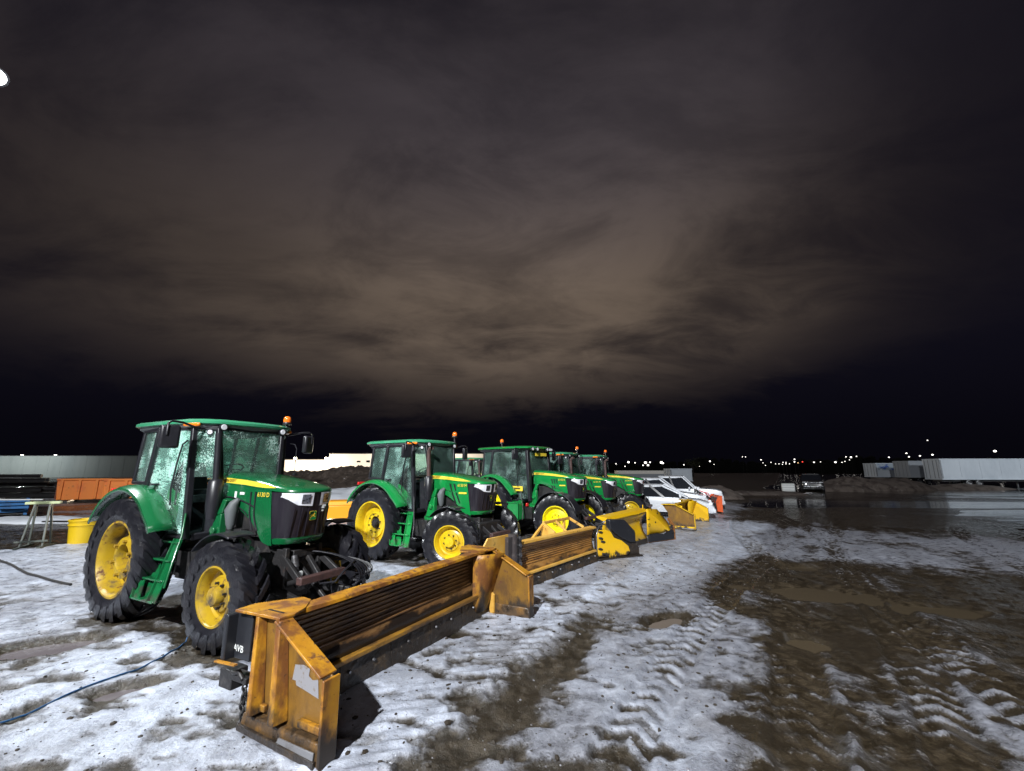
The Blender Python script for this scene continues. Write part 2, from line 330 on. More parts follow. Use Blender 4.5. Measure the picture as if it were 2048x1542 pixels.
def ground_fields(x, y):
    q = (x-.27)*.85 - (y-6.53)*.53; a = (x-.27)*.53 + (y-6.53)*.85
    wx = x + 1.1*(fbm(x*.35, y*.35, 1, 3)-.5); wy = y + 1.1*(fbm(x*.35, y*.35, 5, 3)-.5)
    qq = (wx-.27)*.85 - (wy-6.53)*.53; aa = (wx-.27)*.53 + (wy-6.53)*.85
    n_m = fbm(x*.9, y*.9, 11, 5); n_a = fbm(q*1.6, a*.32, 21, 5); n_f = fbm(x*5, y*5, 31, 4, .6); n_l = fbm(x*.25, y*.25, 71, 3)
    G = lambda c, w: np.exp(-((qq-c)/w)**2)
    near = 1-sst(.5, 3.2, aa)
    sn = 1.02 + .0*x
    # brown gravelly wheel track beside the blades, fading up the yard
    sn -= .95*G(.88, .34)*(1-sst(-.5, 2.4, aa)) + .42*G(1.45, .30)*sst(-.6, .8, aa)*(1-sst(2.2, 4.5, aa))
    sn -= .55*G(2.0, .45)*(1-sst(-2.6, -1.2, aa))
    # right part: mud
    edge = 2.75 - .95*sst(1., 3.2, aa) + .9*sst(5., 8.5, aa)
    mud = sst(edge-.35, edge+.35, qq)
    icy = sst(6.3, 8.2, aa)*(1-sst(12.5, 17, aa))*.85 + .36*sst(3.2, 4.0, qq)*(1-sst(4.6, 5.4, qq))*(1-sst(.5, 2.2, aa)) + .28
    sn = sn*(1-mud) + mud*(icy*.80 - .02)
    # far yard: wet dark ground, thin ice streaks
    far = sst(13.5, 18, aa)*sst(-.5, 2.5, qq)
    sn = sn*(1-far) + far*.16
    # ground left of the row: brown track in front, bare gravel beyond the snow edge
    left_front = sst(-3.4, -5.4, aa + .35*(qq+2.5))*(1-sst(.2, .9, qq))
    sn -= .20*left_front
    dl = (x+13.3)*(-.86) + (y-12.4)*.5           # beyond the snow edge on the left
    dl = dl + .5*(n_l-.5)
    bare = sst(-.12, .25, dl)
    sn = sn*(1-bare) + bare*(.10 + .75*sst(.55, .75, fbm(x*.3, y*.3, 91, 3))*sst(4., 6., dl))
    # muddy trampled ground round each tractor's wheels
    for k, (tx, ty, yw) in TR.items():
        c, s = math.cos(yw), math.sin(yw); lx = (x-tx)*c + (y-ty)*s; ly = -(x-tx)*s + (y-ty)*c
        d = np.maximum(np.abs(lx-1.2)-1.6, 0)**2 + np.maximum(np.abs(ly)-.85, 0)**2
        sn -= (.75 if k == 'T1' else .55)*(1-sst(.0, .30, np.sqrt(d) + .5*(n_m-.5)))*sst(.25, .6, n_m+.15)
        if k == 'T1':
            for wx_, wy_ in ((0, -.85), (2.4, -.85), (2.4, .85)):
                dw = np.sqrt((lx-wx_)**2*.7 + (ly-wy_)**2); sn -= .75*(1-sst(.22, .62, dw + .5*(n_f-.5)))
    n_r = fbm(q*2.6 + .5*fbm(x*.4, y*.4, 17, 2), a*.14, 23, 5, .6); sn += (n_r-.5)*.75*sst(1.6, 3.0, qq)*(1-.5*far)
    calm = 1 - .75*sst(-3.2, -4.6, q)*sst(-4.6, -3.0, a)*(1-bare)
    sn += ((n_m-.5)*.75 + (n_a-.5)*.50 + (n_f-.5)*.42 + (n_l-.5)*.30)*calm
    pd = np.full_like(x, 9.)
    for i, p in enumerate(PUDDLES): pd = np.minimum(pd, pud_d(x, y, p, i))
    sn = sn*(1-sst(24, 34, aa)) + .1*sst(24, 34, aa)
    sn -= .8*(1-sst(.85, 1.7, pd))
    # relief
    z = .030*(fbm(x*.55, y*.55, 51, 3)-.5) + .030*(n_m-.5) + .020*(n_f-.5) + .028*(n_a-.5)
    z += .035*(n_r-.5)*sst(1.4, 2.8, qq)
    # long tyre tracks over the open yard: pairs of flat ruts with raised edges and slanting tread bars
    rut = 0*x
    for c0, k0, w0, ph in ((2.25, .05, .21, 0.), (3.95, .05, .21, .3), (3.15, -.10, .24, .7), (5.0, -.10, .24, .1), (6.0, .16, .26, .5), (7.9, .16, .26, .9), (9.6, .02, .25, .2), (11.4, .02, .25, .6)):
        c = c0 + k0*a + .25*np.sin(a*.35+c0*2.); e = np.abs(q-c)/w0; inn = 1-sst(.8, 1.05, e); berm = np.exp(-((e-1.25)/.22)**2); on = sst(.30, .52, fbm(a*.22+c0*3, q*.1, 29, 3)+.12)*(1-sst(16, 22, a))
        bars = sst(-.2, .5, np.sin((a + np.sign(q-c)*(q-c)*.9 + ph)*2*math.pi/.23))
        z = z + on*(-.026*inn + .020*berm + .014*inn*bars); sn = sn + on*(-.42*inn*(1-bars) + .10*inn*bars + .12*berm); rut = np.maximum(rut, on*inn)
    tread = np.sin((a*1.0 + np.abs((qq-.5))*.9)*2*math.pi/.19)
    trk = np.exp(-((qq-.42)/.16)**2) + .8*np.exp(-((qq+.02)/.13)**2)*near
    dimp = np.maximum(fbm(x*3.6+.8*y, y*5.2, 61, 4)-.50, 0)
    z += .016*trk*tread*(1-sst(2.5, 5, aa)) - .085*dimp*(.5+.5*near)*np.exp(-(np.maximum(qq-1.2, 0)/1.)**2)
    sn -= .55*trk*sst(.25, .9, -tread)*(1-sst(2.5, 5, aa))*n_f + 2.6*dimp*(1-bare)*(.45+.55*near)*calm
    z += .017*sst(.25, .75, sn)*(1-.6*far)
    ruts = sum(np.exp(-((qq-c)/.2)**2) for c in (.95, 2.3, 3.4, 4.6, 5.2))
    z -= .030*ruts*sst(.3, .6, n_l+.2)
    z = z*(1-sst(25, 60, np.hypot(x, y)))
    z = z - .075*(1-sst(.75, 1.35, pd))
    z += .05*sst(.15, .0, np.abs(dl-.05))*(1-bare)*.4
    z -= .05*bare
    z = z*(1-.55*far); z -= .10*far*sst(.34, .58, fbm(x*.07, y*.20, 81, 3)) 
    wet = np.clip(.25*rut + mud*.9 + far*.6 + bare*.35 + left_front*.35 + .5*(1-sst(.9, 1.6, pd)), 0, 1)
    ice = np.clip(mud*1.05 + .55*G(1.9, .9)*(1-sst(2,4,aa)) + .35*left_front + .12 + .5*(n_l-.5) + .35*sst(.45,.65,n_a), 0, 1)
    return z + base_z(x, y), np.clip(sn, -.4, 1.4), wet, ice
def make_ground():
    th = np.concatenate([np.linspace(-180, -66, 40, endpoint=False), np.linspace(-66, 66, 760, endpoint=False), np.linspace(66, 180, 40, endpoint=False)])*math.pi/180
    rr = np.concatenate([[.4, 1.0, 1.5], np.geomspace(1.9, 70, 520), np.geomspace(74, 1500, 26)])
    T, RR = np.meshgrid(th, rr); x = (RR*np.sin(T)).ravel(); y = (RR*np.cos(T)).ravel()
    z, sn, wet, ice = ground_fields(x, y)
    n, m = len(rr), len(th); i = np.arange(n-1)[:, None]*m; j = np.arange(m)[None, :]; jn = (j+1) % m
    f = np.stack([i+j, i+m+j, i+m+jn, i+jn], -1).reshape(-1, 4)
    f = f[:, ::-1]
    x = np.append(x, 0); y = np.append(y, 0); z = np.append(z, 0); sn = np.append(sn, .8); wet = np.append(wet, 0); ice = np.append(ice, 0)
    me = bpy.data.meshes.new('ground'); nv = len(x)
    tri = np.stack([np.full(m, nv-1), (np.arange(m)+1) % m, np.arange(m)], -1)
    me.vertices.add(nv); me.vertices.foreach_set('co', np.stack([x, y, z], 1).astype(np.float32).ravel())
    me.loops.add(f.size+tri.size); me.polygons.add(len(f)+len(tri))
    me.loops.foreach_set('vertex_index', np.concatenate([f.ravel(), tri.ravel()]).astype(np.int32))
    ls = np.concatenate([np.arange(len(f))*4, len(f)*4+np.arange(len(tri))*3]); me.polygons.foreach_set('loop_start', ls.astype(np.int32))
    me.update(calc_edges=True); me.validate()
    for nm, v in (('snow', sn), ('wet', wet), ('ice', ice)):
        at = me.attributes.new(nm, 'FLOAT', 'POINT'); at.data.foreach_set('value', v.astype(np.float32))
    me.polygons.foreach_set('use_smooth', [True]*len(me.polygons))
    m_ = bpy.data.materials.new('ground'); m_.use_nodes = True; nt = m_.node_tree; n_ = nt.nodes; L = nt.links; p = n_['Principled BSDF']
    def Nn(t): return n_.new(t)
    tc = Nn('ShaderNodeTexCoord')
    def noise(sc, det=6, rough=.6, st=(1, 1, 1), rz=0.):
        mp = Nn('ShaderNodeMapping'); mp.inputs['Scale'].default_value = st; mp.inputs['Rotation'].default_value = (0, 0, rz); L.new(tc.outputs['Object'], mp.inputs[0])
        t = Nn('ShaderNodeTexNoise'); t.inputs['Scale'].default_value = sc; t.inputs['Detail'].default_value = det; t.inputs['Roughness'].default_value = rough; L.new(mp.outputs[0], t.inputs[0]); return t.outputs[0]
    def math_(op, a, b, c=None, cl=False):
        q = Nn('ShaderNodeMath'); q.operation = op; q.use_clamp = cl
        for k, v in enumerate((a, b, c)):
            if v is None: continue
            if hasattr(v, 'links'): L.new(v, q.inputs[k])
            else: q.inputs[k].default_value = v
        return q.outputs[0]
    def ss(v, lo, hi, a=0., b=1.):
        q = Nn('ShaderNodeMapRange'); q.interpolation_type = 'SMOOTHSTEP'; L.new(v, q.inputs[0])
        for k, w in enumerate((lo, hi, a, b)): q.inputs[k+1].default_value = w
        return q.outputs[0]
    def mixc(f_, a, b):
        q = Nn('ShaderNodeMix'); q.data_type = 'RGBA'
        if hasattr(f_, 'links'): L.new(f_, q.inputs[0])
        else: q.inputs[0].default_value = f_
        for k, v in ((6, a), (7, b)):
            if hasattr(v, 'links'): L.new(v, q.inputs[k])
            else: q.inputs[k].default_value = (*v, 1)
        return q.outputs[2]
    def attr(nm): q = Nn('ShaderNodeAttribute'); q.attribute_name = nm; return q.outputs['Fac']
    asn, awt, aic = attr('snow'), attr('wet'), attr('ice')
    nf = noise(26, 6, .7); nm = noise(7, 6, .65); ng = noise(70, 4, .7); nl = noise(.8, 4, .6); nst = noise(2.6, 6, .6, (1.6, .4, 1), R(-32))
    sfac = math_('ADD', asn, math_('MULTIPLY', math_('SUBTRACT', nf, .5), .75)); sfac = math_('ADD', sfac, math_('MULTIPLY', math_('SUBTRACT', nm, .5), .6))
    sfac = math_('ADD', sfac, math_('MULTIPLY', math_('SUBTRACT', nst, .5), .5))
    sfac = math_('SUBTRACT', sfac, math_('MULTIPLY', ss(ng, .56, .68), .34))
    sf = ss(sfac, .25, .80)
    mudc = mixc(ss(nm, .38, .66), (.017, .0125, .007), (.050, .038, .024)); mudc = mixc(ss(nl, .45, .7), mudc, (.026, .020, .013)); mudc = mixc(ss(ng, .56, .76), mudc, (.075, .060, .044)); mudc = mixc(ss(nst, .54, .74), mudc, (.070, .064, .058))
    mudc = mixc(ss(ng, .68, .78), mudc, (.30, .29, .29))
    snc = mixc(ss(nst, .35, .68), (.36, .385, .45), (.55, .595, .70)); snc = mixc(ss(nm, .52, .78), snc, (.66, .71, .81)); snc = mixc(ss(asn, .95, .45), snc, (.24, .235, .24)); snc = mixc(ss(nf, .55, .70), snc, (.30, .30, .315)); snc = mixc(ss(nl, .50, .72), snc, (.34, .34, .365))
    snc = mixc(math_('MULTIPLY', aic, .85), snc, mixc(ss(nm, .35, .7), (.10, .10, .115), (.26, .265, .30)))
    L.new(mixc(sf, mudc, snc), p.inputs['Base Color'])
    rgh_s = ss(nm, .3, .7, .20, .55); wetr = math_('SUBTRACT', .50, math_('MULTIPLY', awt, .40)); wetr = math_('ADD', wetr, math_('MULTIPLY', math_('SUBTRACT', nm, .5), .5), None, True)
    rm = Nn('ShaderNodeMix'); L.new(sf, rm.inputs[0]); L.new(wetr, rm.inputs[2]); L.new(rgh_s, rm.inputs[3]); L.new(rm.outputs[0], p.inputs['Roughness'])
    hsum = math_('ADD', math_('MULTIPLY', sf, .020), math_('ADD', math_('MULTIPLY', nf, .016), math_('MULTIPLY', nm, .030)))
    hsum = math_('ADD', hsum, math_('MULTIPLY', ng, .009))
    b = Nn('ShaderNodeBump'); b.inputs['Strength'].default_value = .75; b.inputs['Distance'].default_value = 1.; L.new(hsum, b.inputs['Height']); L.new(b.outputs[0], p.inputs['Normal'])
    me.materials.append(m_); o = bpy.data.objects.new('ground', me); C.objects.link(o); tag(o, 'yard ground of dirty snow, ice and brown mud', kind='structure')
make_ground()

def water_mat(name, base, rough, bump):
    m = mat(name, base, rough, spec=.6, bump=bump); return m
water_mat('water_brown', (.062, .047, .028), .10, (2.2, .05)); water_mat('water_grey', (.115, .10, .105), .16, (3, .06)); water_mat('water_tan', (.13, .105, .085), .3, (6, .15)); mat('water_flood', (.012, .012, .015), .07, spec=.6)
def flood_bump():
    m = MATS['water_flood']; nt = m.node_tree; n = nt.nodes; L = nt.links
    tc = n.new('ShaderNodeTexCoord'); mp = n.new('ShaderNodeMapping'); mp.inputs['Scale'].default_value = (.35, 1.6, 1); L.new(tc.outputs['Object'], mp.inputs[0])
    t = n.new('ShaderNodeTexNoise'); t.inputs['Scale'].default_value = 1.3; t.inputs['Detail'].default_value = 5; L.new(mp.outputs[0], t.inputs[0])
    b = n.new('ShaderNodeBump'); b.inputs['Strength'].default_value = .10; b.inputs['Distance'].default_value = .15; L.new(t.outputs[0], b.inputs['Height']); L.new(b.outputs[0], n['Principled BSDF'].inputs['Normal'])
flood_bump()
for i, p in enumerate(PUDDLES):
    n = 40; vs = [(p[0], p[1], 0)]; c, s = math.cos(p[4]), math.sin(p[4])
    for k in range(n):
        t = 2*math.pi*k/n; u, v = 1.7*p[2]*math.cos(t), 1.7*p[3]*math.sin(t); vs.append((p[0]+u*c-v*s, p[1]+u*s+v*c, 0))
    xs = np.array([v[0] for v in vs]); ys = np.array([v[1] for v in vs])
    # level of the water: a little above the floor of its hollow
    g, _, _, _ = ground_fields(np.array([p[0]]+[p[0]+dx*p[2]*.5 for dx in (-1, 1, 0, 0)]), np.array([p[1]]+[p[1]+dy*p[3]*.5 for dy in (0, 0, -1, 1)])); lev = float(np.median(g)) + .020
    o = MB().add([(v[0], v[1], lev) for v in vs], [(0, k+1, (k+1) % n+1) for k in range(n)]).build('puddle', 'water_'+p[5])
    tag(o, 'shallow muddy puddle on the yard', kind='structure')
fl = MB(); fx = np.linspace(6, 80, 12); fy = np.linspace(17, 36, 5).tolist()+[75]
fl.loft([[(x_, y_, float(base_z(np.array(x_), np.array(y_)))-.052) for x_ in fx] for y_ in fy]); fl = fl.build('flood_water', 'water_flood'); tag(fl, 'sheet of meltwater lying over the far yard', kind='structure')

# ------------------------------------------------------------------ tractors
WHEEL = {}
def wheel_meshes(Ro, w, rr, nl, kind, rim_mat):
    key = (Ro, w, rr, nl, kind, rim_mat)
    if key in WHEEL: return WHEEL[key]
    h = w/2; t = MB()
    prof = [(rr-.02, -h*.70), (rr+.015, -h*.80), (rr+.05, -h*.92), (rr+(Ro-rr)*.45, -h*1.02), (Ro-.13, -h*1.0), (Ro-.075, -h*.93), (Ro-.055, -h*.75), (Ro-.045, -h*.3), (Ro-.042, 0)]
    prof = prof + [(r, -a) for r, a in prof[-2::-1]]
    t.lathe(prof, 64)
    lw = .062*Ro/.84+.008
    for sgn in (-1, 1):                                  # tread lugs, each a curved bar running from the shoulder to the middle
        for k in range(nl):
            a0 = 2*math.pi*(k + (.5 if sgn > 0 else 0))/nl; vs = []
            st = [(1.03, -.10, Ro-.15), (.99, -.03, Ro-.065), (.86, .05, Ro-.012), (.6, .15, Ro-.004), (.3, .27, Ro), (.02, .36, Ro)]
            for q, (fy, da, r) in enumerate(st):
                y = sgn*h*fy; a = a0 - da*(.84/Ro)**.2; hw = lw*(1.0 if q else .8)/Ro; d = .085 if q < 2 else .06
                for (aa, r_) in ((a-hw*1.15, r-d), (a-hw*.75, r), (a+hw*.75, r), (a+hw*1.15, r-d)): vs.append((r_*math.cos(aa), y, r_*math.sin(aa)))
            fs = []
            for q in range(len(st)-1):
                for e in range(3): fs.append((q*4+e, q*4+e+1, q*4+4+e+1, q*4+4+e))
            fs += [(0, 1, 2, 3), (20, 21, 22, 23)]; t.add(vs, fs)
    tyre = t.mesh('tyre', 'rubber', 40)
    r = MB()
    if kind == 'rear':
        prof = [(rr+.018, -h*.74), (rr+.018, -h*.80), (rr-.012, -h*.82), (rr-.03, -h*.70), (rr-.055, -h*.45), (rr-.06, .02), (rr-.10, .035), (rr-.17, .015), (rr-.19, -.035), (rr-.27, -.045), (rr-.285, -.02), (.165, -.02), (.155, .0), (.155, .05), (0, .05)]
    elif kind == 'deep':
        prof = [(rr+.018, -h*.74), (rr+.018, -h*.80), (rr-.012, -h*.82), (rr-.03, -h*.70), (rr-.055, -h*.45), (rr-.06, .05), (rr-.08, .06), (rr-.19, .05), (rr-.21, -.02), (rr-.225, -.075), (rr-.32, -.09), (rr-.335, -.06), (rr-.34, .06), (0, .06)]
    else:
        prof = [(rr+.014, -h*.72), (rr+.014, -h*.79), (rr-.010, -h*.81), (rr-.022, -h*.66), (rr-.045, -h*.45), (rr-.05, -h*.10), (rr-.075, -.0), (rr-.10, -.008), (.195, -.028), (.185, -.055), (.165, -.062), (.115, -.062), (.112, -.125), (.098, -.15), (.06, -.158), (0, -.158)]
    r.lathe(prof, 48)
    r.lathe([(rr-.02, h*.8), (rr-.06, h*.3), (rr-.06, .03)], 48)
    rim = r.mesh('rim', rim_mat, 35)
    b = MB()
    nb, rb, yb = (8, .205, -.03) if kind == 'rear' else (8, .14, -.075) if kind == 'front' else (6, rr-.275, -.10)
    if kind == 'deep': b.lathe([(0, -.03), (.024, -.03), (.024, .02)], 6)
    else: b.lathe([(0, -.03), (.014, -.03), (.014, .01)], 6)
    bolts = (b.mesh('bolt', 'chassis' if kind != 'deep' else 'rim_old', None), [(rb*math.cos(2*math.pi*(k+.3)/nb), yb, rb*math.sin(2*math.pi*(k+.3)/nb)) for k in range(nb)])
    x = MB()
    if kind == 'rear':
        x.lathe([(0, -.06), (.05, -.06), (.06, -.04), (.10, -.035), (.115, .03), (.15, .045)], 20)
        for k in range(8):
            a = 2*math.pi*k/8; x.lathe([(0, -.055), (.018, -.055), (.018, .0)], 6, (.085*math.cos(a), 0, .085*math.sin(a)))
    elif kind == 'deep':
        x.lathe([(0, .02), (.07, .02), (.085, .05), (.15, .06), (.16, .1)], 20)
    else:
        x.lathe([(0, -.163), (.03, -.163), (.034, -.157)], 12)
    hub = x.mesh('hub', 'chassis' if kind != 'front' else rim_mat, 40)
    WHEEL[key] = (tyre, rim, bolts, hub); return WHEEL[key]
def wheel(parent, name, x, y, Ro, w, rr, nl, kind, rim_mat, steer=0., roll=0.):
    e = empty(name, (x, y, Ro), (math.pi if y > 0 else 0)+steer, parent)
    ms = wheel_meshes(Ro, w, rr, nl, kind, rim_mat)
    for nm, me in zip(('tyre', 'rim', 'hub'), (ms[0], ms[1], ms[3])):
        o = put(nm, me, e); o.rotation_euler = (0, roll, 0)
    for c in ms[2][1]: o = put('bolt', ms[2][0], e); o.location = c
    return e

PLAN = [(2.47, .385), (2.62, .375), (2.74, .345), (2.82, .285), (2.87, .19), (2.89, .09), (2.895, 0)]
def plan_x(y):
    y = abs(y); P = PLAN[::-1]
    for (x0, y0), (x1, y1) in zip(P, P[1:]):
        if y0 <= y <= y1: return x0 + (x1-x0)*(y-y0)/(y1-y0)
    return P[-1][0]
def interp(x, T):
    if x <= T[0][0]: return T[0][1]
    for (a, u), (b, v) in zip(T, T[1:]):
        if x <= b: return u + (v-u)*(x-a)/(b-a)
    return T[-1][1]

def make_tractor(P):
    big = P['style'] == 'large'; old = P['style'] == 'old'
    root = empty('tractor'); dx = .18 if big else 0.; dz = .06 if big else 0.; WB = 2.4 + dx
    pt = P['paint']; Rr, Rf = (.90, .70) if big else (.844, .63)
    # ---- running gear
    m = MB(); m.bb(-.25, 1.3, -.26, .26, .50, 1.15).bb(1.3, 2.5+dx, -.20, .20, .55, 1.25).bb(1.0, 1.9, -.34, .34, .55, .85).bb(.9, 1.5, -.62, -.34, .62, .98).bb(1.55, 1.95, -.42, -.2, .9, 1.3)
    m.tube([(0, -.62, Rr), (0, .62, Rr)], .14, 14); m.beam((WB, -.62, Rf-.02), (WB, .62, Rf-.02), .18, .18); m.bb(WB-.22, WB+.2, -.2, .2, .42, .78)
    for s in (-1, 1): m.tube([(WB, s*.50, Rf), (WB, s*.62, Rf)], .15, 14); m.tube([(WB-.25, s*.1, Rf), (WB-.22, s*.52, Rf+.03)], .03); m.beam((1.3, s*.22, .6), (2.55+dx, s*.22, .78), .05, .2)
    m.tube([(1.35, -.3, .95), (1.7, -.42, .98), (1.95, -.30, 1.12)], .05); m.tube([(1.2, -.36, 1.2), (1.5, -.44, 1.05), (2.0, -.38, .95), (2.3, -.3, .9)], .018)
    m.tube([(1.05, -.45, .95), (1.15, -.52, .55), (1.3, -.45, .52), (1.45, -.42, .9)], .014); m.tube([(1.12, -.42, .95), (1.22, -.5, .62), (1.36, -.43, .6), (1.5, -.4, .92)], .014)
    m.bb(1.55, 2.35+dx, -.30, .30, 1.2, 1.62)
    m.build('chassis', 'chassis', root, bevel=.012)
    # ---- wheels
    for s in (-1, 1):
        wheel(root, 'rear_wheel', 0, s*P.get('yr', .80), Rr, P.get('wr', .46), P['rr'], 22, P['rear_kind'], P['rim'], 0, P.get('roll', .3))
        wheel(root, 'front_wheel', WB, s*.80, Rf, P.get('wf', .36), P['rf'], 18, 'front', P['rim'], P.get('steer', 0), .5)
    # ---- bonnet cap
    X = [1.2, 1.5, 1.9, 2.3, 2.55, 2.70, 2.80, 2.86, 2.895, 2.905]
    ZT = [2.075, 2.06, 2.02, 1.955, 1.91, 1.882, 1.862, 1.845, 1.828, 1.812]; HW = [.355, .375, .392, .392, .385, .362, .312, .225, .11, .02]; ZS = [1.90, 1.895, 1.875, 1.84, 1.815, 1.805, 1.80, 1.80, 1.80, 1.80]
    secs = []
    for x, zt, w, zs in zip(X, ZT, HW, ZS):
        c = zt - zs; half = [(w, zs), (w*.985, zs+c*.42), (w*.93, zs+c*.68), (w*.80, zs+c*.86), (w*.62, zs+c*.93), (w*.55, zs+c*.955), (w*.25, zs+c*.985), (0, zt)]
        secs.append([(x, -y, z) for y, z in half] + [(x, y, z) for y, z in half[-2::-1]])
    hood = MB().loft(secs, cap=True); hood.add([(x, -.0, 0) for x in ()], [])
    zs_at = lambda x: interp(x, list(zip(X, ZS))); w_at = lambda x: interp(x, list(zip(X, HW)))
    # side panels
    ARCH = [(1.30, 1.62), (1.55, 1.62), (1.75, 1.58), (1.95, 1.50), (2.12, 1.40), (2.26, 1.28), (2.36, 1.17), (2.47, 1.13)]
    GE = lambda z: 2.47 + (1.80-z)*.16           # rear edge of the black grille
    for s in (-1, 1):
        rows = []
        for x in (1.22, 1.30, 1.45, 1.60, 1.75, 1.90, 2.02, 2.12, 2.20, 2.26, 2.31, 2.36, 2.42):
            zt = zs_at(x) - .004; zb = interp(x, ARCH); rows.append([(x, s*(w_at(x)-.006+.012*math.sin(math.pi*k/6)), zt+(zb-zt)*k/6) for k in range(7)])
        zt, zb = zs_at(2.45), 1.13
        for f in (0.5, 1.):
            row = []
            for k in range(7):
                z = zt+(zb-zt)*k/6; x = 2.42 + (GE(z)-2.42)*f; row.append((x, s*(min(w_at(2.45), .387)-.004+.008*math.sin(math.pi*k/6)), z))
            rows.append(row)
        hood.loft(rows)
    # green lip under the grille
    lip = []
    for k in range(21):
        y = -.375 + .75*k/20; x = plan_x(y)-.07; lip.append([(x-.02, y, 1.222), (x+.008, y, 1.218), (x+.006, y, 1.20), (x-.035, y, 1.145), (x-.12, y*.95, 1.12)])
    hood.loft(lip)
    def shift(o):
        o.location = (dx, 0, dz); return o
    shift(hood.build('bonnet', pt, root, smooth=38, solid=0))
    # grille
    g = []
    for k in range(31):
        y = -.386 + .772*k/30; x = plan_x(y); g.append([(x-(.002 if abs(y) < .37 else 0) - .075*(1.80-z)/.6 + (.165*(1.80-z)/.6 if abs(y) > .375 else 0), y*(1-.01), z) for z in (1.802, 1.65, 1.5, 1.35, 1.215)])
    gr = MB().loft(g)
    shift(gr.build('grille', 'grille_black', root, smooth=40))
    sl = MB()
    for k in (-3, -2, -1, 1, 2, 3) if old else (-3, -2, -1, 0, 1, 2, 3):
        y = k*.085 - (.02 if old else 0)
        if abs(y) < .33: sl.beam((plan_x(y)+.002, y, 1.60), (plan_x(y)-.062, y, 1.24), .012, .012, (1, 0, 0))
    shift(sl.build('grille_rib', 'grille_black', root))
    # headlights
    for s in (-1, 1):
        lens, refl = [], []
        for k in range(13):
            t = k/12; y = .055 + .31*t; x = plan_x(y)+.010; zt = 1.793; zb = 1.612 + (.03*t if t < .55 else .0165+.115*((t-.55)/.45)**1.3)
            lens.append([(x-.02, s*y, zt), (x, s*y, zt-.006), (x-.010, s*y, (zt+zb)/2), (x-.020, s*y, zb+.006), (x-.04, s*y, zb)])
        for k in range(6):
            y = .10 + .11*k/5; x = plan_x(y)+.017; refl.append([(x, s*y, 1.772), (x-.010, s*y, 1.71), (x-.020, s*y, 1.652)])
        h = MB().loft(lens); h2 = shift(h.build('headlight', 'white_lens', root, smooth=50))
        MB().loft(refl).build('reflector', 'reflector', h2)
    # stripe, vents, writing
    for s in (-1, 1):
        st = []
        for k in range(25):
            t = k/24; x = 1.235 + 1.33*t; w = w_at(x)*.992+.005; zc = zs_at(x) + .052 - .006*t; hh = .036*(1-.15*t) if t < .72 else .031*(1-((t-.72)/.28)**1.6)
            st.append([(x, s*(w), zc-hh), (x, s*(w-.0025), zc+hh)])
        shift(MB().loft(st).build('stripe', 'stripe_yellow', root, smooth=60))
        v = MB()
        yv = lambda x: s*(w_at(x)+.0085)
        if old:
            for xo in (2.06, 2.16):
                rows = []
                for k in range(15):
                    t = k/14; z = 1.80 - .50*t; x = xo + .02*t + .20*max(0, t-.55)**1.5*1.4; rows.append((x, yv(x), z))
                v.tube(rows, .012, 6)
            for z0, z1, xa, xb in ((1.72, 1.60, 1.42, 2.16), ):
                v.tube([(xa+(xb-xa)*k/10, yv(xa+(xb-xa)*k/10), z0+(z1-z0)*(k/10)**2) for k in range(11)], .010, 6)
            v.tube([(1.75+.28*k/8, yv(1.75+.28*k/8), 1.585-.10*(k/8)**2) for k in range(9)], .008, 6)
        elif big:
            for za, zb, n in ((1.79, 1.65, 3), (1.59, 1.49, 2)):
                for k in range(n):
                    x = 1.93+.085*k; v.add([(x, yv(x), za), (x+.05, yv(x), za), (x+.085, yv(x), zb), (x+.05, yv(x), zb-.01)], [(0, 1, 2, 3)])
            v.tube([(1.45+.9*k/10, yv(1.45+.9*k/10)-s*.006, 1.63-.20*(k/10)**2) for k in range(11)], .007, 6)
        else:
            for k in range(2):
                x = 1.95+.12*k; v.add([(x, yv(x), 1.80), (x+.055, yv(x), 1.80), (x+.095, yv(x), 1.65), (x+.065, yv(x), 1.64)], [(0, 1, 2, 3)])
                x += .05; v.add([(x+.02, yv(x), 1.60), (x+.06, yv(x), 1.61), (x+.16, yv(x), 1.40), (x+.14, yv(x), 1.36)], [(0, 1, 2, 3)])
            v.tube([(1.4+.7*k/10, yv(1.4+.7*k/10)-s*.006, 1.68-.07*(k/10)**2) for k in range(11)], .007, 6)
        shift(v.build('side_vent', 'grille_black', root))
        yy = lambda x, o=.010: s*(w_at(x)+o)
        n = (0, s, 0); 
        shift(put_text('JOHN DEERE', .062, 'maker_lettering', 'decal_dark', root, (1.50, s*(w_at(1.5)*.992+.0085), zs_at(1.5)+.050), n))
        shift(put_text(P['model'], .085, 'model_lettering', 'stripe_yellow', root, (2.33, yy(2.33, .0105), 1.765), n))
        if not old: shift(MB().box((2.35, yy(2.35, .008), 1.60), (.22, .006, .035)).build('yellow_decal', 'stripe_yellow', root))
        else:
            shift(MB().box((1.70, yy(1.70, .008), 1.755), (.045, .005, .085)).build('decal', 'decal_white', root)); shift(MB().box((1.86, yy(1.86, .009), 1.775), (.10, .005, .035)).build('decal', 'decal_white', root))
    # badge with the leaping deer
    by, bz = (-.02, 1.49); bx = plan_x(by) - .075*(1.80-bz)/.6 + .006
    b = MB()
    def plate(hw, hh, x, mi):
        pts = []
        for cx, cz, a in ((hw-.015, hh-.015, 0), (-hw+.015, hh-.015, 90), (-hw+.015, -hh+.015, 180), (hw-.015, -hh+.015, 270)):
            for q in range(4): pts.append((x, by+cx+.015*math.cos(R(a+30*q)), bz+cz+.015*math.sin(R(a+30*q))))
        b.add(pts, [tuple(range(len(pts)))], mi)
    plate(.056, .060, bx, 0); plate(.050, .054, bx+.002, 1)
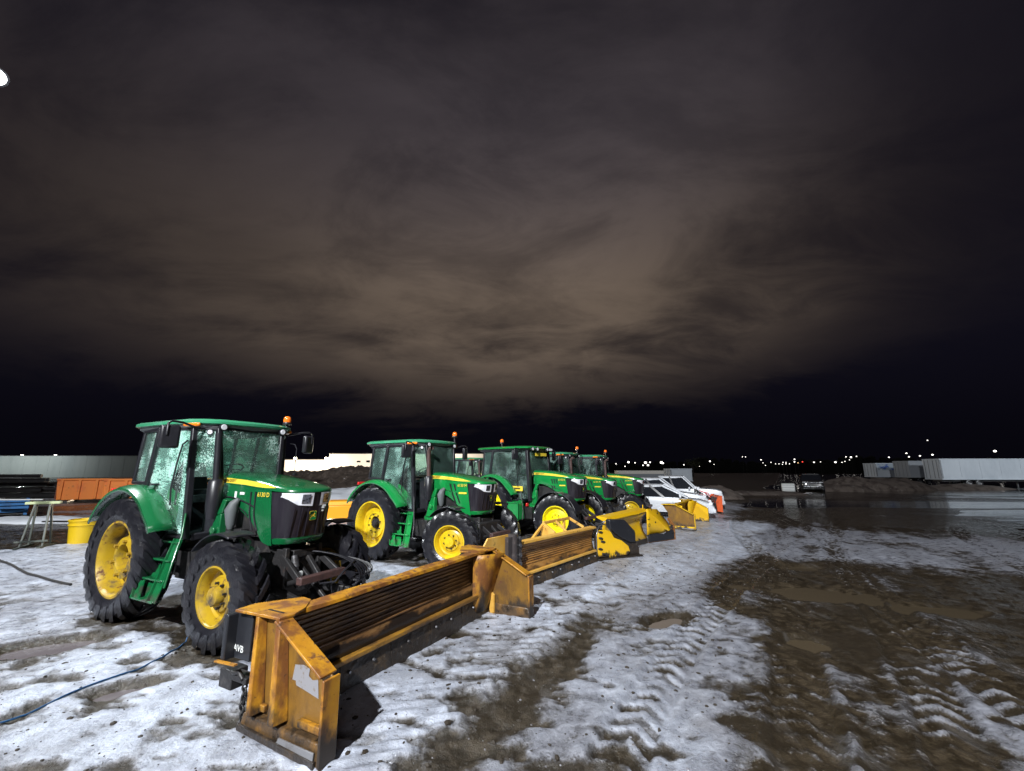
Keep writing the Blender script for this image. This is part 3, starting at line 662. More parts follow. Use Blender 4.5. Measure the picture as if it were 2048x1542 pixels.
    deer = [(-.042, .0), (-.030, .014), (-.004, .016), (.012, .030), (.016, .046), (.024, .030), (.036, .022), (.030, .014), (.022, .012), (.020, -.004), (.040, -.022), (.034, -.026), (.012, -.010), (-.014, -.010), (-.040, -.034), (-.046, -.030), (-.028, -.006)]
    b.add([(bx+.004, by+u, bz+v) for u, v in deer], [tuple(range(len(deer)))], 0)
    shift(b.build('badge', ['stripe_yellow', 'green_new'], root))
    if old:
        shift(MB().box((bx+.012, .135, 1.60), (.004, .06, .05)).box((bx+.002, .14, 1.545), (.004, .05, .02)).build('decal', 'decal_white', root))
    # aerial on the bonnet
    if old:
        a = MB(); a.box((2.05, .25, 2.03), (.05, .05, .03)); a.tube([(2.05, .25, 2.03), (1.96, .30, 2.2), (1.86, .38, 2.42), (1.70, .46, 2.50), (1.5, .52, 2.52)], .006, 6)
        a.build('aerial_cable', 'black_plastic', root)
    # ---- cab
    if big:
        A, Bp, Cp, Dp = (1.30, .56), None, (-.05, .80), (-.55, .74)
    else:
        A, Bp, Cp, Dp = (1.28, .50), (1.04, .70), (.22, .78), (-.42, .72)
    ztop = 2.70+dz; zb = 1.92
    fr = MB()
    # floor tub, dash, lower side panel
    fr.bb(-.35, 1.15, -.60, .60, 1.12, 1.22); fr.bb(-.5, .2, -.62, .62, 1.2, 1.78); fr.hexa([(1.0, -.42, 1.2), (1.26, -.36, 1.2), (1.26, .36, 1.2), (1.0, .42, 1.2), (1.0, -.40, 1.90), (1.22, -.34, 1.98), (1.22, .34, 1.98), (1.0, .40, 1.90)])
    fr.bb(.2, .45, -.66, -.58, 1.2, 1.62); fr.bb(.2, .45, .58, .66, 1.2, 1.62)
    fr.build('cab_body', 'black_plastic', root, bevel=.02)
    ps = MB()
    for s in (-1, 1):
        ps.beam((A[0]+.10, s*(A[1]-.06), 1.93), (A[0], s*A[1], ztop), .065, .07)
        if Bp: ps.beam((Bp[0]+.10, s*(Bp[1]-.02), 1.15), (Bp[0], s*Bp[1], ztop), .085, .075)
        else: ps.beam((A[0]+.12, s*(A[1]-.0), 1.15), (A[0], s*A[1], ztop), .13, .10)
        ps.beam((Cp[0]-.10, s*Cp[1], 1.80), (Cp[0]+.06, s*Cp[1], ztop), .075, .07); ps.beam((Dp[0]+.0, s*Dp[1], 1.88), (Dp[0]+.10, s*Dp[1]*.98, ztop), .06, .06)
        ps.beam((Dp[0], s*Dp[1], 1.90), (Cp[0]-.08, s*Cp[1], 1.90), .06, .05); ps.beam((Dp[0]+.1, s*Dp[1], ztop), (Cp[0]+.06, s*Cp[1], ztop), .05, .06)
        q = Bp or A; ps.beam((Cp[0]+.06, s*Cp[1], ztop), (q[0], s*q[1], ztop), .05, .06)
        if Bp: ps.beam((Bp[0], s*Bp[1], ztop), (A[0], s*A[1], ztop), .05, .06)
        ps.beam((Cp[0]-.1, s*Cp[1], 1.80), (.40, s*.76, 1.50), .05, .05); ps.beam((.40, s*.76, 1.50), (.62, s*.72, 1.20), .05, .05); ps.beam((.62, s*.72, 1.18), (1.12, s*.68, 1.18), .05, .05)
    ps.beam((Dp[0]+.1, -Dp[1], ztop), (Dp[0]+.1, Dp[1], ztop), .05, .06); ps.beam((Dp[0], -Dp[1], 1.90), (Dp[0], Dp[1], 1.90), .05, .06); ps.beam((A[0], -A[1], ztop), (A[0], A[1], ztop), .05, .06)
    ps.beam((A[0]+.1, -A[1]+.06, 1.94), (A[0]+.1, A[1]-.06, 1.94), .05, .05)
    ps.build('cab_frame', 'black_plastic', root, bevel=.012)
    def pane(name, pts):
        a, b_, c = Vector(pts[0]), Vector(pts[1]), Vector(pts[2]); nn = (b_-a).cross(c-a).normalized()*.006
        return MB().prism(pts, nn).build(name, P['glass'], root)
    pane('windscreen', [(A[0]+.11, -A[1]+.08, 1.96), (A[0]+.11, A[1]-.08, 1.96), (A[0]+.015, A[1]-.03, ztop), (A[0]+.015, -A[1]+.03, ztop)])
    pane('rear_window', [(Dp[0], -Dp[1]+.03, 1.92), (Dp[0], Dp[1]-.03, 1.92), (Dp[0]+.10, Dp[1]-.03, ztop), (Dp[0]+.10, -Dp[1]+.03, ztop)])
    for s in (-1, 1):
        if Bp:
            pane('corner_window', [(A[0]+.07, s*(A[1]-.05), 2.0), (Bp[0]+.07, s*(Bp[1]-.02), 2.0), (Bp[0]+.02, s*Bp[1], ztop), (A[0]-.01, s*A[1], ztop)])
            d = [(Bp[0]+.06, s*.705, 1.22), (Bp[0], s*.71, ztop), (Cp[0]+.08, s*.765, ztop), (Cp[0]-.06, s*.765, 1.86), (.42, s*.75, 1.54), (.64, s*.72, 1.22)]
        else:
            d = [(A[0]+.08, s*.60, 1.22), (A[0], s*.60, ztop), (Cp[0]+.08, s*.785, ztop), (Cp[0]-.06, s*.785, 1.86), (.42, s*.75, 1.54), (.64, s*.72, 1.22)]
        pane('door_window', d)
        pane('quarter_window', [(Cp[0]-.10, s*(Cp[1]-.005), 1.93), (Dp[0]+.03, s*(Dp[1]-.0), 1.93), (Dp[0]+.12, s*(Dp[1]-.01), ztop), (Cp[0]+.04, s*(Cp[1]-.005), ztop)])
        h = MB(); xb = (Bp or A)[0]; h.tube([(xb-.06, s*.74, 2.52), (xb-.16, s*.75, 2.46), (xb-.22, s*.76, 2.2), (xb-.26, s*.77, 1.85), (xb-.24, s*.76, 1.6)], .013, 6); h.build('grab_rail', 'black_plastic', root, smooth=60)
    # interior
    st = MB(); st.bb(-.18, .30, -.24, .24, 1.58, 1.70); st.hexa([(-.24, -.23, 1.66), (-.10, -.23, 1.66), (-.10, .23, 1.66), (-.24, .23, 1.66), (-.36, -.2, 2.22), (-.26, -.2, 2.22), (-.26, .2, 2.22), (-.36, .2, 2.22)]); st.bb(-.1, .25, .26, .34, 1.78, 1.86).bb(-.1, .3, -.36, -.26, 1.76, 1.84).tube([(.25, -.32, 1.8), (.30, -.33, 2.0)], .02)
    st.build('seat', 'seat_cloth', root, bevel=.03)
    sw = MB(); n = 28; c = Vector((.80, 0, 2.10)); ax = Vector((-.45, 0, .9)).normalized(); u = Vector((0, 1, 0)); v_ = ax.cross(u)
    ring = [c + (u*math.cos(2*math.pi*k/n)+v_*math.sin(2*math.pi*k/n))*.19 for k in range(n+1)]; sw.tube(ring, .014, 8)
    for k in (0, 9, 19): sw.tube([c, ring[k]], .010, 6)
    sw.tube([c, c-ax*.35, (1.02, 0, 1.6)], .035, 10); sw.build('steering_wheel', 'black_plastic', root, smooth=60)
    # roof
    def rl(sx, sy, z):
        if big: o = [(-.78, .62), (-.74, .78), (-.5, .85), (.6, .86), (1.15, .82), (1.42, .66), (1.52, .36), (1.55, 0)]
        else: o = [(-.60, .60), (-.56, .76), (-.42, .82), (.5, .83), (1.02, .80), (1.22, .70), (1.34, .48), (1.38, 0)]
        cx = .40; return [(cx+(x-cx)*sx, -y*sy, z) for x, y in o] + [(cx+(x-cx)*sx, y*sy, z) for x, y in o[-2::-1]]
    z0 = ztop+.0
    rf = MB(); rf.loft([rl(.97, .96, z0+.050), rl(1, 1, z0+.066), rl(1.0, 1.0, z0+.100), rl(.96, .95, z0+.128), rl(.82, .8, z0+.146), rl(.4, .4, z0+.158)], closed=True, cap=True)
    rf.build('roof', 'roof_sheen_green' if not big else 'green_new', root, smooth=40)
    rl_ = MB(); rl_.loft([rl(.90, .88, z0-.02), rl(.955, .945, z0+.02), rl(.965, .955, z0+.0495)], closed=True, cap=True); rl_.build('roof_lining', 'cab_grey' if not big else 'black_plastic', root, smooth=40)
    # lamps on the roof
    def lamp(x, y, z, r=.045, d=(1, 0, 0)):
        d = Vector(d).normalized(); k = MB(); p = Vector((x, y, z)); k.tube([p-d*.07, p-d*.05, p, p+d*.012], [.03, r*1.2, r*1.25, r*1.2], 14); o = k.build('work_lamp', 'black_plastic', root, smooth=50)
        l = MB(); l.tube([p+d*.008, p+d*.018], [r, r*.85], 14); l.build('lens', 'white_lens' , o, smooth=50)
    if big:
        for y in (-.52, -.34, .20, .36, .52): lamp(plan_big(y)+.02, y, z0+.035, .05)
    else:
        for s in (-1, 1): lamp(1.34, s*.47, z0+.015); lamp(1.22, s*.585, z0-.06, .035, (1, s*.7, -.1))
        for s in (-1, 1):
            k = MB(); k.beam((.95, s*.805, z0+.04), (1.20, s*.72, z0+.04), .05, .055); k.build('marker_light', 'amber', root, bevel=.02)
    lamp(-.52, -.6, z0+.0, .045, (-1, 0, -.3)); lamp(-.52, .6, z0+.0, .045, (-1, 0, -.3))
    # beacon
    bx, by = (.25, -.62) if big else (1.22, .62)
    k = MB(); k.tube([(bx, by, z0+.10), (bx, by, z0+(.26 if P.get('stalk') else .17))], [.03, .02], 10); k.lathe([(0, 0), (.062, 0), (.066, .03), (.058, .045)], 18, (bx, by, z0+(.25 if P.get('stalk') else .155)), 'z'); bo = k.build('beacon', 'black_plastic', root, smooth=50)
    k = MB(); zz = z0+(.29 if P.get('stalk') else .195); k.lathe([(.058, 0), (.060, .05), (.052, .085), (.03, .105), (0, .11)], 18, (bx, by, zz), 'z'); k.build('dome', 'amber_beacon', bo, smooth=60)
    # mirrors
    for s in (-1, 1):
        k = MB(); x0, y0 = (1.16, s*.70); ym = s*1.08
        k.tube([(x0, y0, z0-.02), (x0+.06, s*.95, z0+.045), (x0+.06, ym, z0+.055), (x0+.08, ym+s*.05, z0+.02), (x0+.08, ym+s*.05, z0-.14)], .016, 8); o = k.build('mirror_arm', 'black_plastic', root, smooth=60)
        k = MB(); k.box((x0+.05, ym, z0-.16), (.085, .225, .31), rz=s*.30); k.build('mirror', 'black_plastic', o, bevel=.03)
    # rear fenders
    for s in (-1, 1):
        y0, y1 = .72, 1.04; secs = []
        for kk in range(23):
            a = R(24 + 128*kk/22); r0 = Rr+.155 if big else Rr+.155; rad = r0 + (.07 if kk < 3 else 0)*(3-kk)/3
            cx = .03; p = lambda rr_, y: (cx+rr_*math.cos(a), s*y, Rr+rr_*math.sin(a)*1.0)
            secs.append([p(rad-.055, y1+.005), p(rad-.012, y1), p(rad+.012, y1-.05), p(rad+.03, (y0+y1)/2+.05), p(rad+.03, y0+.08), p(rad-.02, y0)])
        MB().loft(secs).build('rear_fender', pt, root, smooth=45, solid=.018)
        inner = MB(); pts = [(.03+(Rr+.12)*math.cos(R(20+132*k/12)), s*.555, Rr+(Rr+.12)*math.sin(R(20+132*k/12))) for k in range(13)] + [(-.5, s*.555, Rr-.1), (.6, s*.555, Rr-.1)]
        inner.prism(pts, (0, -s*.02, 0)); inner.build('fender_liner', 'black_plastic', root)
        if s < 0: MB().box((.35, -.78, 1.885), (.12, .10, .03)).build('fender_switch', 'black_plastic', root, bevel=.01)
    for s in (-1, 1): MB().box((-.62, s*.8, 1.78), (.05, .22, .07)).build('tail_lamp', 'red_lens', root, bevel=.01)
    # front fenders
    for s in (-1, 1):
        secs = []; fr0 = Rf+(.085 if big else .075); rng = (15, 165) if big else (72, 138)
        for kk in range(17):
            a = R(rng[0]+(rng[1]-rng[0])*kk/16); p = lambda r_, y: (WB+r_*math.cos(a), s*y, Rf+r_*math.sin(a))
            secs.append([p(fr0-.012, .965), p(fr0, .955), p(fr0+.008, .80), p(fr0, .64), p(fr0-.012, .63)])
        f = MB().loft(secs); f.build('front_fender', 'black_plastic', root, smooth=45, solid=.012)
        k = MB(); k.tube([(WB-.12, s*.45, Rf+.1), (WB-.2, s*.5, Rf+fr0*.8), (WB-.15, s*.78, Rf+fr0-.01)], .022, 8); k.build('fender_bracket', 'chassis', root, smooth=60)
    # ladder on the right, and on the left
    for s in (-1, 1):
        l = MB(); y0, y1 = .72, 1.02; z0_, z1_ = 1.16, .44
        st0 = ((.40, .86), (1.06, 1.26)) if not big else ((.62, .66), (1.12, 1.12))
        if big: z0_, z1_ = 1.18, .42
        for xa, xb in st0:
            l.prism([(xa-.02, s*y0, z0_), (xa+.14 if xa < .9 else xa+.12, s*y0, z0_), (xb+.10, s*y1, z1_), (xb-.06, s*y1, z1_)], (.012, 0, 0) if False else (0, s*.012, 0))
            l.beam((xa-.02, s*(y0+.02), z0_), (xb-.05, s*(y1+.02), z1_), .05, .016, (1, 0, 0))
        l.add([(st0[0][0]+.02, s*(y0-.07), z0_), (st0[0][0]+.30, s*(y0-.07), z0_), (st0[0][1]+.20, s*(y1-.07), z1_), (st0[0][1]-.02, s*(y1-.07), z1_)], [(0, 1, 2, 3)])
        fr_ = l.build('ladder', pt, root)
        for t in (0.06, .36, .67, .985):
            q = MB(); xa = st0[0][0]+(st0[0][1]-st0[0][0])*t; xb = st0[1][0]+(st0[1][1]-st0[1][0])*t; y = y0+(y1-y0)*t; z = z0_+(z1_-z0_)*t
            q.bb(xa-.03, xb+.08, min(s*(y-.06), s*(y+.03)), max(s*(y-.06), s*(y+.03)), z-.008, z+.008); q.bb(xa-.03, xb+.08, min(s*(y+.0305), s*(y+.042)), max(s*(y+.0305), s*(y+.042)), z-.012, z+.014)
            q.build('step', pt, fr_, bevel=.006)
        bk = MB(); bk.add([(st0[0][0], s*(y0-.06), z0_), (st0[1][0]+.1, s*(y0-.06), z0_), (st0[1][1]+.06, s*(y1-.10), z1_), (st0[0][1], s*(y1-.10), z1_)], [(0, 1, 2, 3)]) if False else None
    hr = MB(); hr.tube([(1.42, -.98, .62), (1.40, -.92, .9), (1.22, -.76, 1.22), (1.16, -.72, 1.5)], .014, 8); hr.build('hand_rail', pt if old else 'black_plastic', root, smooth=60)
    # exhaust
    ex = MB(); 
    if not big:
        ex.tube([(1.42, -.52, 1.42), (1.42, -.52, 1.60), (1.42, -.52, 1.93), (1.42, -.52, 1.97)], [.07, .098, .098, .06], 18)
        e = ex.build('muffler', 'black_plastic', root, smooth=45)
        q = MB()
        if old: q.tube([(1.42, -.52, 1.9), (1.39, -.53, 2.3), (1.37, -.54, 2.62)], .046, 16, cap=False)
        else: q.tube([(1.42, -.52, 1.9), (1.40, -.53, 2.45), (1.41, -.53, 2.55), (1.45, -.54, 2.61), (1.52, -.55, 2.63)], .048, 16, cap=False)
        q.build('exhaust_pipe', 'rusty_bar' if not old else 'black_plastic', e, smooth=50)
    # loader bracket on the frame, washer bottle, steps of the engine bay
    for s in (-1, 1):
        q = MB(); q.hexa([(1.36, s*.40, 1.05), (1.62, s*.40, 1.05), (1.62, s*.52, 1.05), (1.36, s*.52, 1.05), (1.46, s*.40, 1.46), (1.60, s*.40, 1.50), (1.60, s*.50, 1.50), (1.46, s*.50, 1.46)])
        q.hexa([(1.46, s*.41, 1.462), (1.60, s*.41, 1.502), (1.60, s*.49, 1.502), (1.46, s*.49, 1.462), (1.58, s*.41, 1.70), (1.66, s*.41, 1.68), (1.66, s*.49, 1.68), (1.58, s*.49, 1.70)])
        q.tube([(1.52, s*.38, 1.28), (1.52, s*.56, 1.28)], .055, 12); q.bb(1.30, 1.70, min(s*.36, s*.5), max(s*.36, s*.5), .78, 1.06); q.build('loader_bracket', pt, root, bevel=.02)
    if not big:
        q = MB(); q.tube([(1.78, -.46, 1.30), (1.78, -.46, 1.36), (1.76, -.46, 1.55), (1.79, -.45, 1.64), (1.83, -.42, 1.70)], [.035, .06, .085, .06, .03], 14); q.build('air_canister', 'cab_grey', root, smooth=50)
    # front hitch
    hx = 2.5+dx; fh = MB()
    fh.bb(hx-.1, hx+.18, -.27, .27, .50, 1.07)
    for s in (-1, 1):
        fh.beam((hx+.15, s*.26, .98), (hx+.62, s*.30, .70), .05, .09); fh.beam((hx+.1, s*.24, .55), (hx+.75, s*.36, .50), .06, .10); fh.tube([(hx+.15, s*.2, .62), (hx+.62, s*.31, .76)], .035, 10); fh.bb(hx+.16, hx+.24, s*.25-.03, s*.25+.03, .5, 1.09)
    fh.beam((hx+.2, -.16, 1.0), (hx+.2, .2, 1.0), .06, .10); fh.beam((hx+.25, .05, .95), (hx+.62, .05, .62), .06, .06); fh.beam((hx+.1, -.02, .9), (hx+.75, .0, .45), .05, .05)
    f_o = fh.build('front_hitch', 'chassis', root, bevel=.01)
    q = MB(); q.beam((hx+.60, -.34, .74), (hx+.60, .36, .74), .10, .09); q.build('cross_bar', 'rusty_bar', f_o, bevel=.012)
    if old:
        q = MB(); q.tube([(hx+.22, -.14, .98), (hx+.27, -.14, .84)], .045, 12); q.tube([(hx+.27, -.14, .84), (hx+.34, -.14, .60)], .035, 12); q.build('lift_cylinder', 'steel', f_o, smooth=50)
        q = MB(); q.box((hx+.335, -.14, .73), (.03, .10, .13)); q.build('cylinder_label', 'decal_white', f_o)
        hoses = MB(); rnd = random.Random(3)
        for k in range(9):
            a = Vector((hx+.22, .12+.03*k, 1.0-.02*k)); e2 = Vector((hx+.72, .42+.05*(k % 4), .55+.02*k)); mid1 = a + Vector((.34+.04*rnd.random(), .16+.03*k, .02-.05*rnd.random())); mid2 = Vector((hx+.80+.03*rnd.random(), .50+.035*k, .86-.03*rnd.random())); mid3 = Vector((hx+.86, .55+.03*k, .60))
            pts = [a]
            for t in np.linspace(0.05, 1, 14):
                pts.append(a*(1-t)**4 + mid1*4*t*(1-t)**3 + mid2*6*t*t*(1-t)**2 + mid3*4*t**3*(1-t) + e2*t**4)
            hoses.tube(pts, .011, 6)
        hoses.tube([(hx+.63, -.05, .66), (hx+.72, .12, .66), (hx+.74, .25, .78), (hx+.70, .45, .86), (hx+.6, .55, .84)], .014, 6)
        hoses.tube([(hx+.66, .1, .7), (hx+.68, .12, .5), (hx+.66, .16, .38), (hx+.68, .22, .52)], .008, 6); hoses.build('hydraulic_hose', 'black_plastic', f_o, smooth=60)
    elif not big:
        q = MB(); q.bb(hx+.05, hx+.35, -.42, .42, .62, .98); q.build('front_weight', 'chassis', root, bevel=.03)
    else:
        q = MB(); q.bb(hx+.05, hx+.30, -.36, .36, .55, .92); q.tube([(hx+.3, -.15, .95), (hx+.62, -.3, .5)], .03, 10); q.build('front_weight', 'chassis', root, bevel=.03)
        # tool box and yellow notices of this machine
        t = MB(); t.bb(.72, 1.24, -1.0, -.66, .60, 1.10); t.build('tool_box', 'green_new', root, bevel=.02)
        t = MB(); t.beam((.70, -1.012, 1.12), (1.26, -1.012, 1.12), .02, .03); t.beam((.70, -1.012, .58), (1.26, -1.012, .58), .02, .03); t.beam((.70, -1.012, .58), (.70, -1.012, 1.12), .02, .03); t.beam((1.26, -1.012, .58), (1.26, -1.012, 1.12), .02, .03); t.build('tool_box_frame', 'green_new', root)
        MB().box((.98, -.735, 1.54), (.52, .012, .15)).build('door_notice', 'stripe_yellow', root); MB().box((.98, -.7425, 1.54), (.33, .004, .05)).build('notice_lettering', 'decal_dark', root)
        MB().box((1.415, .03, 2.63), (.012, .62, .10)).build('windscreen_banner', 'stripe_yellow', root)
        MB().box((1.36, -.66, 1.05), (.05, .10, .10)).build('side_lamp', 'red_lens', root, bevel=.01)
    return root
def plan_big(y): return interp(abs(y), [(0, 1.56), (.36, 1.53), (.66, 1.43), (.82, 1.16)])

def set_pose(o, key, dz=0.):
    x, y, a = TR[key]; o.location = (x, y, float(base_z(np.array(x), np.array(y))) + dz); o.rotation_euler = (0, 0, a)
GRP = 'green tractors parked in a row'
t1 = make_tractor(dict(style='old', paint='green_old', rim='rim_old', rr=.51, rf=.33, rear_kind='deep', glass='glass_wet', model='6130 D', roll=.9))
set_pose(t1, 'T1', -.02); tag(t1, 'nearest green tractor with wet cab windows and dark green paint, behind the long rusty plow', 'tractor', GRP)
t2 = make_tractor(dict(style='mid', paint='green_new', rim='rim_new', rr=.51, rf=.33, rear_kind='rear', glass='glass_clear', model='6130 M', stalk=True, steer=.30))
set_pose(t2, 'T2', -.01); tag(t2, 'bright green tractor with a curved brown exhaust pipe, second in the row', 'tractor', GRP)
t3 = make_tractor(dict(style='large', paint='green_new', rim='rim_bright', rr=.56, rf=.385, rear_kind='rear', glass='glass_clear', model='6155 R', stalk=True, steer=.28))
set_pose(t3, 'T3', 0); tag(t3, 'green tractor with a row of white roof lamps and yellow notices on its cab', 'tractor', GRP)
t4 = copy_tree(t2); set_pose(t4, 'T4', -.05); tag(t4, 'fourth green tractor, half hidden behind the one with roof lamps', 'tractor', GRP)
t5 = copy_tree(t2); set_pose(t5, 'T5', -.05); tag(t5, 'last green tractor of the row, next to the white cars', 'tractor', GRP)
t6 = copy_tree(t2); t6.location = (-2.75, 24.5, -.13); t6.rotation_euler = (0, 0, -.5); tag(t6, 'far green tractor whose cab shows between two others, behind the row', 'tractor', GRP)

# ------------------------------------------------------------------ snow plows
def box_plow(name, hw, paint, face, near=True):
    root = empty(name)
    # moldboard: smooth lower plate, ridged upper plate, curling forward at the top
    pro = [(-.722, .315), (-.765, .42), (-.795, .52), (-.81, .60), (-.812, .68), (-.80, .76), (-.775, .84), (-.74, .885)]
    def px(z): return interp(z, [(b, a) for a, b in pro])
    ys = np.linspace(-hw+.012, hw-.012, 25)
    mb = MB(); mb.loft([[(x + .006*math.sin(y*3.1+z*5), y, z) for x, z in pro] for y in ys]); mb.build('moldboard', face, root, smooth=40, solid=.014)
    for k in range(8):
        z = .50 + .047*k; r = MB(); yy = np.linspace(-hw+.04, hw-.40, 13)
        r.loft([[(px(z-.012)+.006*math.sin(y*3.1+z*5)+.006, y, z-.014), (px(z)+.006*math.sin(y*3.1+z*5)+.024, y, z-.006), (px(z)+.006*math.sin(y*3.1+z*5)+.024, y, z+.006), (px(z+.012)+.006*math.sin(y*3.1+z*5)+.006, y, z+.014)] for y in yy])
        r.build('ridge', face, root, smooth=30)
    t = MB(); yy = np.linspace(-hw+.015, hw-.02, 31); rnd = random.Random(4)
    t.loft([[(-.80, y, .895), (-.80, y, .925+.004*math.sin(y*5)), (-.665+.008*math.sin(y*4), y, .915+.005*math.sin(y*7)), (-.655+.01*math.sin(y*4), y, .885), (-.70, y, .878)] for y in yy], closed=True, cap=True); t.build('top_rail', paint, root, smooth=25)
    t = MB(); t.bb(-.735, -.668, -hw+.015, hw-.02, .292, .345); t.build('lower_rail', paint if not near else 'plow_rail', root, bevel=.012)
    n = 5
    for k in range(n):
        y0 = -hw+.02 + (2*hw-.04)*k/n; y1 = -hw+.02 + (2*hw-.04)*(k+1)/n - .008
        c = MB(); c.hexa([(-.70, y0, .015), (-.675, y0, .015), (-.675, y1, .015), (-.70, y1, .015), (-.74, y0, .29), (-.715, y0, .29), (-.715, y1, .29), (-.74, y1, .29)]); co = c.build('cutting_edge', 'cutting_edge', root, bevel=.004)
        for q in ((.15, .62) if k % 2 else (.4,)):
            b = MB(); yb = y0+(y1-y0)*q; b.tube([(-.705, yb, .20), (-.682, yb, .197)], [.018, .014], 7); b.build('bolt', 'steel', co)
    # back of the plow: frame tubes and a coupler
    f = MB(); f.bb(-.92, -.84, -hw+.05, hw-.05, .30, .40); f.bb(-.92, -.84, -hw+.05, hw-.05, .62, .72)
    for y in np.linspace(-hw+.3, hw-.3, 7): f.hexa([(-1.0, y-.02, .1), (-.80, y-.02, .1), (-.80, y+.02, .1), (-1.0, y+.02, .1), (-.95, y-.02, .86), (-.83, y-.02, .86), (-.83, y+.02, .86), (-.95, y+.02, .86)])
    f.bb(-1.12, -.9, -.5, -.42, .2, .8); f.bb(-1.12, -.9, .42, .5, .2, .8); f.bb(-1.15, -1.07, -.55, .55, .55, .63); f.build('back_frame', paint, root, bevel=.008)
    for s in (-1, 1):
        gus = not near or s > 0
        e = MB(); poly = [(-.93, .06), (-.012, .06), (-.006, .585), (-.065, .615), (-.60, .90), (-1.12, .90), (-.93, .62)]
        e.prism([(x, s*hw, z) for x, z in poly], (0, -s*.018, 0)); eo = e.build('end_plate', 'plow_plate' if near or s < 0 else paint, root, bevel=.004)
        # flanges: sloping edge, front edge, top shelf
        f = MB(); f.beam((-.62, s*(hw+.02), .905), (-.045, s*(hw+.02), .608), .15, .022, (0, 0, 1)); f.build('slope_flange', paint, eo, bevel=.006)
        f = MB(); f.beam((-.012, s*(hw+.02), .60), (-.004, s*(hw+.02), .05), .15, .024, (1, 0, 0)); f.build('front_flange', paint if not near else 'plow_paint', eo, bevel=.006)
        f = MB(); f.prism([(x, y, .906) for x, y in ((-1.14, s*(hw+.10)), (-.60, s*(hw+.065)), (-.585, s*(hw-.06)), (-.66, s*(hw-.22)), (-.82, s*(hw-.40)), (-.95, s*(hw-.42)), (-1.16, s*(hw-.08)))], (0, 0, .022)); f.build('top_shelf', paint, eo, bevel=.005)
        if near:
            f = MB(); f.bb(-.93, -.80, min(s*(hw+.101), s*(hw+.10)), max(s*(hw+.101), s*(hw+.10)), .918, .92) if False else f.box((-.78, s*(hw-.03), .929), (.20, .018, .004)); f.build('slot', 'black_plastic', eo)
        for xt, xb, wt in ((-.87, -.80, .055), (-.60, -.52, .075)) if near or s > 0 else ():
            f = MB(); f.hexa([(xb-wt*.7, s*hw, .20), (xb+wt*.7, s*hw, .20), (xb+wt*.45, s*(hw+.12), .20), (xb-wt*.45, s*(hw+.12), .20), (xt-wt*.5, s*hw, .905), (xt+wt*.5, s*hw, .905), (xt+wt*.35, s*(hw+.075), .905), (xt-wt*.35, s*(hw+.075), .905)]); f.build('stiffener', paint, eo, bevel=.008)
        # wear shoe along the ground
        f = MB(); f.hexa([(-.98, s*(hw-.05), .0), (.01, s*(hw-.05), .0), (.01, s*(hw+.075), .0), (-.98, s*(hw+.075), .0), (-.95, s*(hw-.03), .175), (-.03, s*(hw-.03), .175), (-.03, s*(hw+.055), .175), (-.95, s*(hw+.055), .175)]); f.build('wear_shoe', 'plow_dirty' if near else paint, eo, bevel=.012)
        f = MB(); f.beam((-.96, s*(hw+.085), .085), (-.05, s*(hw+.085), .055), .025, .05); f.build('shoe_bar', 'cutting_edge', eo, bevel=.006)
        f = MB(); f.hexa([(-.50, s*(hw+.078), .03), (-.07, s*(hw+.078), .03), (-.07, s*(hw+.092), .03), (-.50, s*(hw+.092), .03), (-.46, s*(hw+.070), .125), (-.07, s*(hw+.070), .125), (-.07, s*(hw+.084), .125), (-.46, s*(hw+.084), .125)]); f.build('shoe_patch', 'grey_steel', eo, bevel=.004)
        # corner gusset inside
        f = MB(); zz = [.10, .3, .5, .68, .80, .88]; f.loft([[(-.715 + .28*(z/.9)**1.2*.0 + .0, s*(hw-.42+.0*z), z), (-.715+.10*(z/.88)+.05, s*(hw-.24), z), (-.715+.30*(z/.88)**1.1, s*(hw-.02), z)] for z in zz])
        if gus: f.build('corner_gusset', paint, root, smooth=50, solid=.01)
    if near:
        e = [c for c in root.children if c.name.startswith('end_plate')][0]; s = -1
        p = MB(); p.add([(x, s*(hw+.004), z) for x, z in ((-.44, .60), (-.34, .615), (-.27, .60), (-.275, .55), (-.23, .53), (-.17, .545), (-.15, .42), (-.30, .445), (-.41, .46), (-.42, .49), (-.46, .49))], [tuple(range(11))]); p.build('bare_patch', 'plow_white_scrape', e)
        p = MB(); p.box((-.20, s*(hw+.02), .235), (.24, .04, .055)); p.build('wear_pad', 'plow_paint', e, bevel=.008); p = MB(); p.box((-.78, s*(hw+.02), .235), (.12, .04, .05)); p.build('wear_pad', 'plow_paint', e, bevel=.008)
        # rubber flap with white letters behind, stop, chain
        p = MB(); p.box((-1.22, s*(hw-.06), .70), (.05, .36, .36)); p.build('rubber_flap', 'rubber_flap', root, bevel=.012)
        p = MB(); p.beam((-1.28, s*(hw+.13), .515), (-1.0, s*(hw+.13), .535), .03, .012); p.build('flap_bar', 'plow_paint', root)
        p = MB(); p.box((-1.10, s*(hw+.02), .70), (.22, .02, .36)); o = p.build('rubber_flap', 'rubber_flap', root, bevel=.006)
        put_text('AVB', .075, 'flap_lettering', 'decal_white', o, (-1.14, s*(hw+.034), .60), (0, s, 0))
        p = MB(); p.box((-1.30, s*(hw-.05), .33), (.18, .14, .15)); p.box((-1.12, s*(hw-.02), .37), (.24, .10, .05)); p.tube([(-1.18, s*(hw+.03), .40), (-1.10, s*(hw+.03), .43), (-1.04, s*(hw+.03), .38)], .02, 8); p.build('coupler_lug', 'chassis', root, bevel=.012)
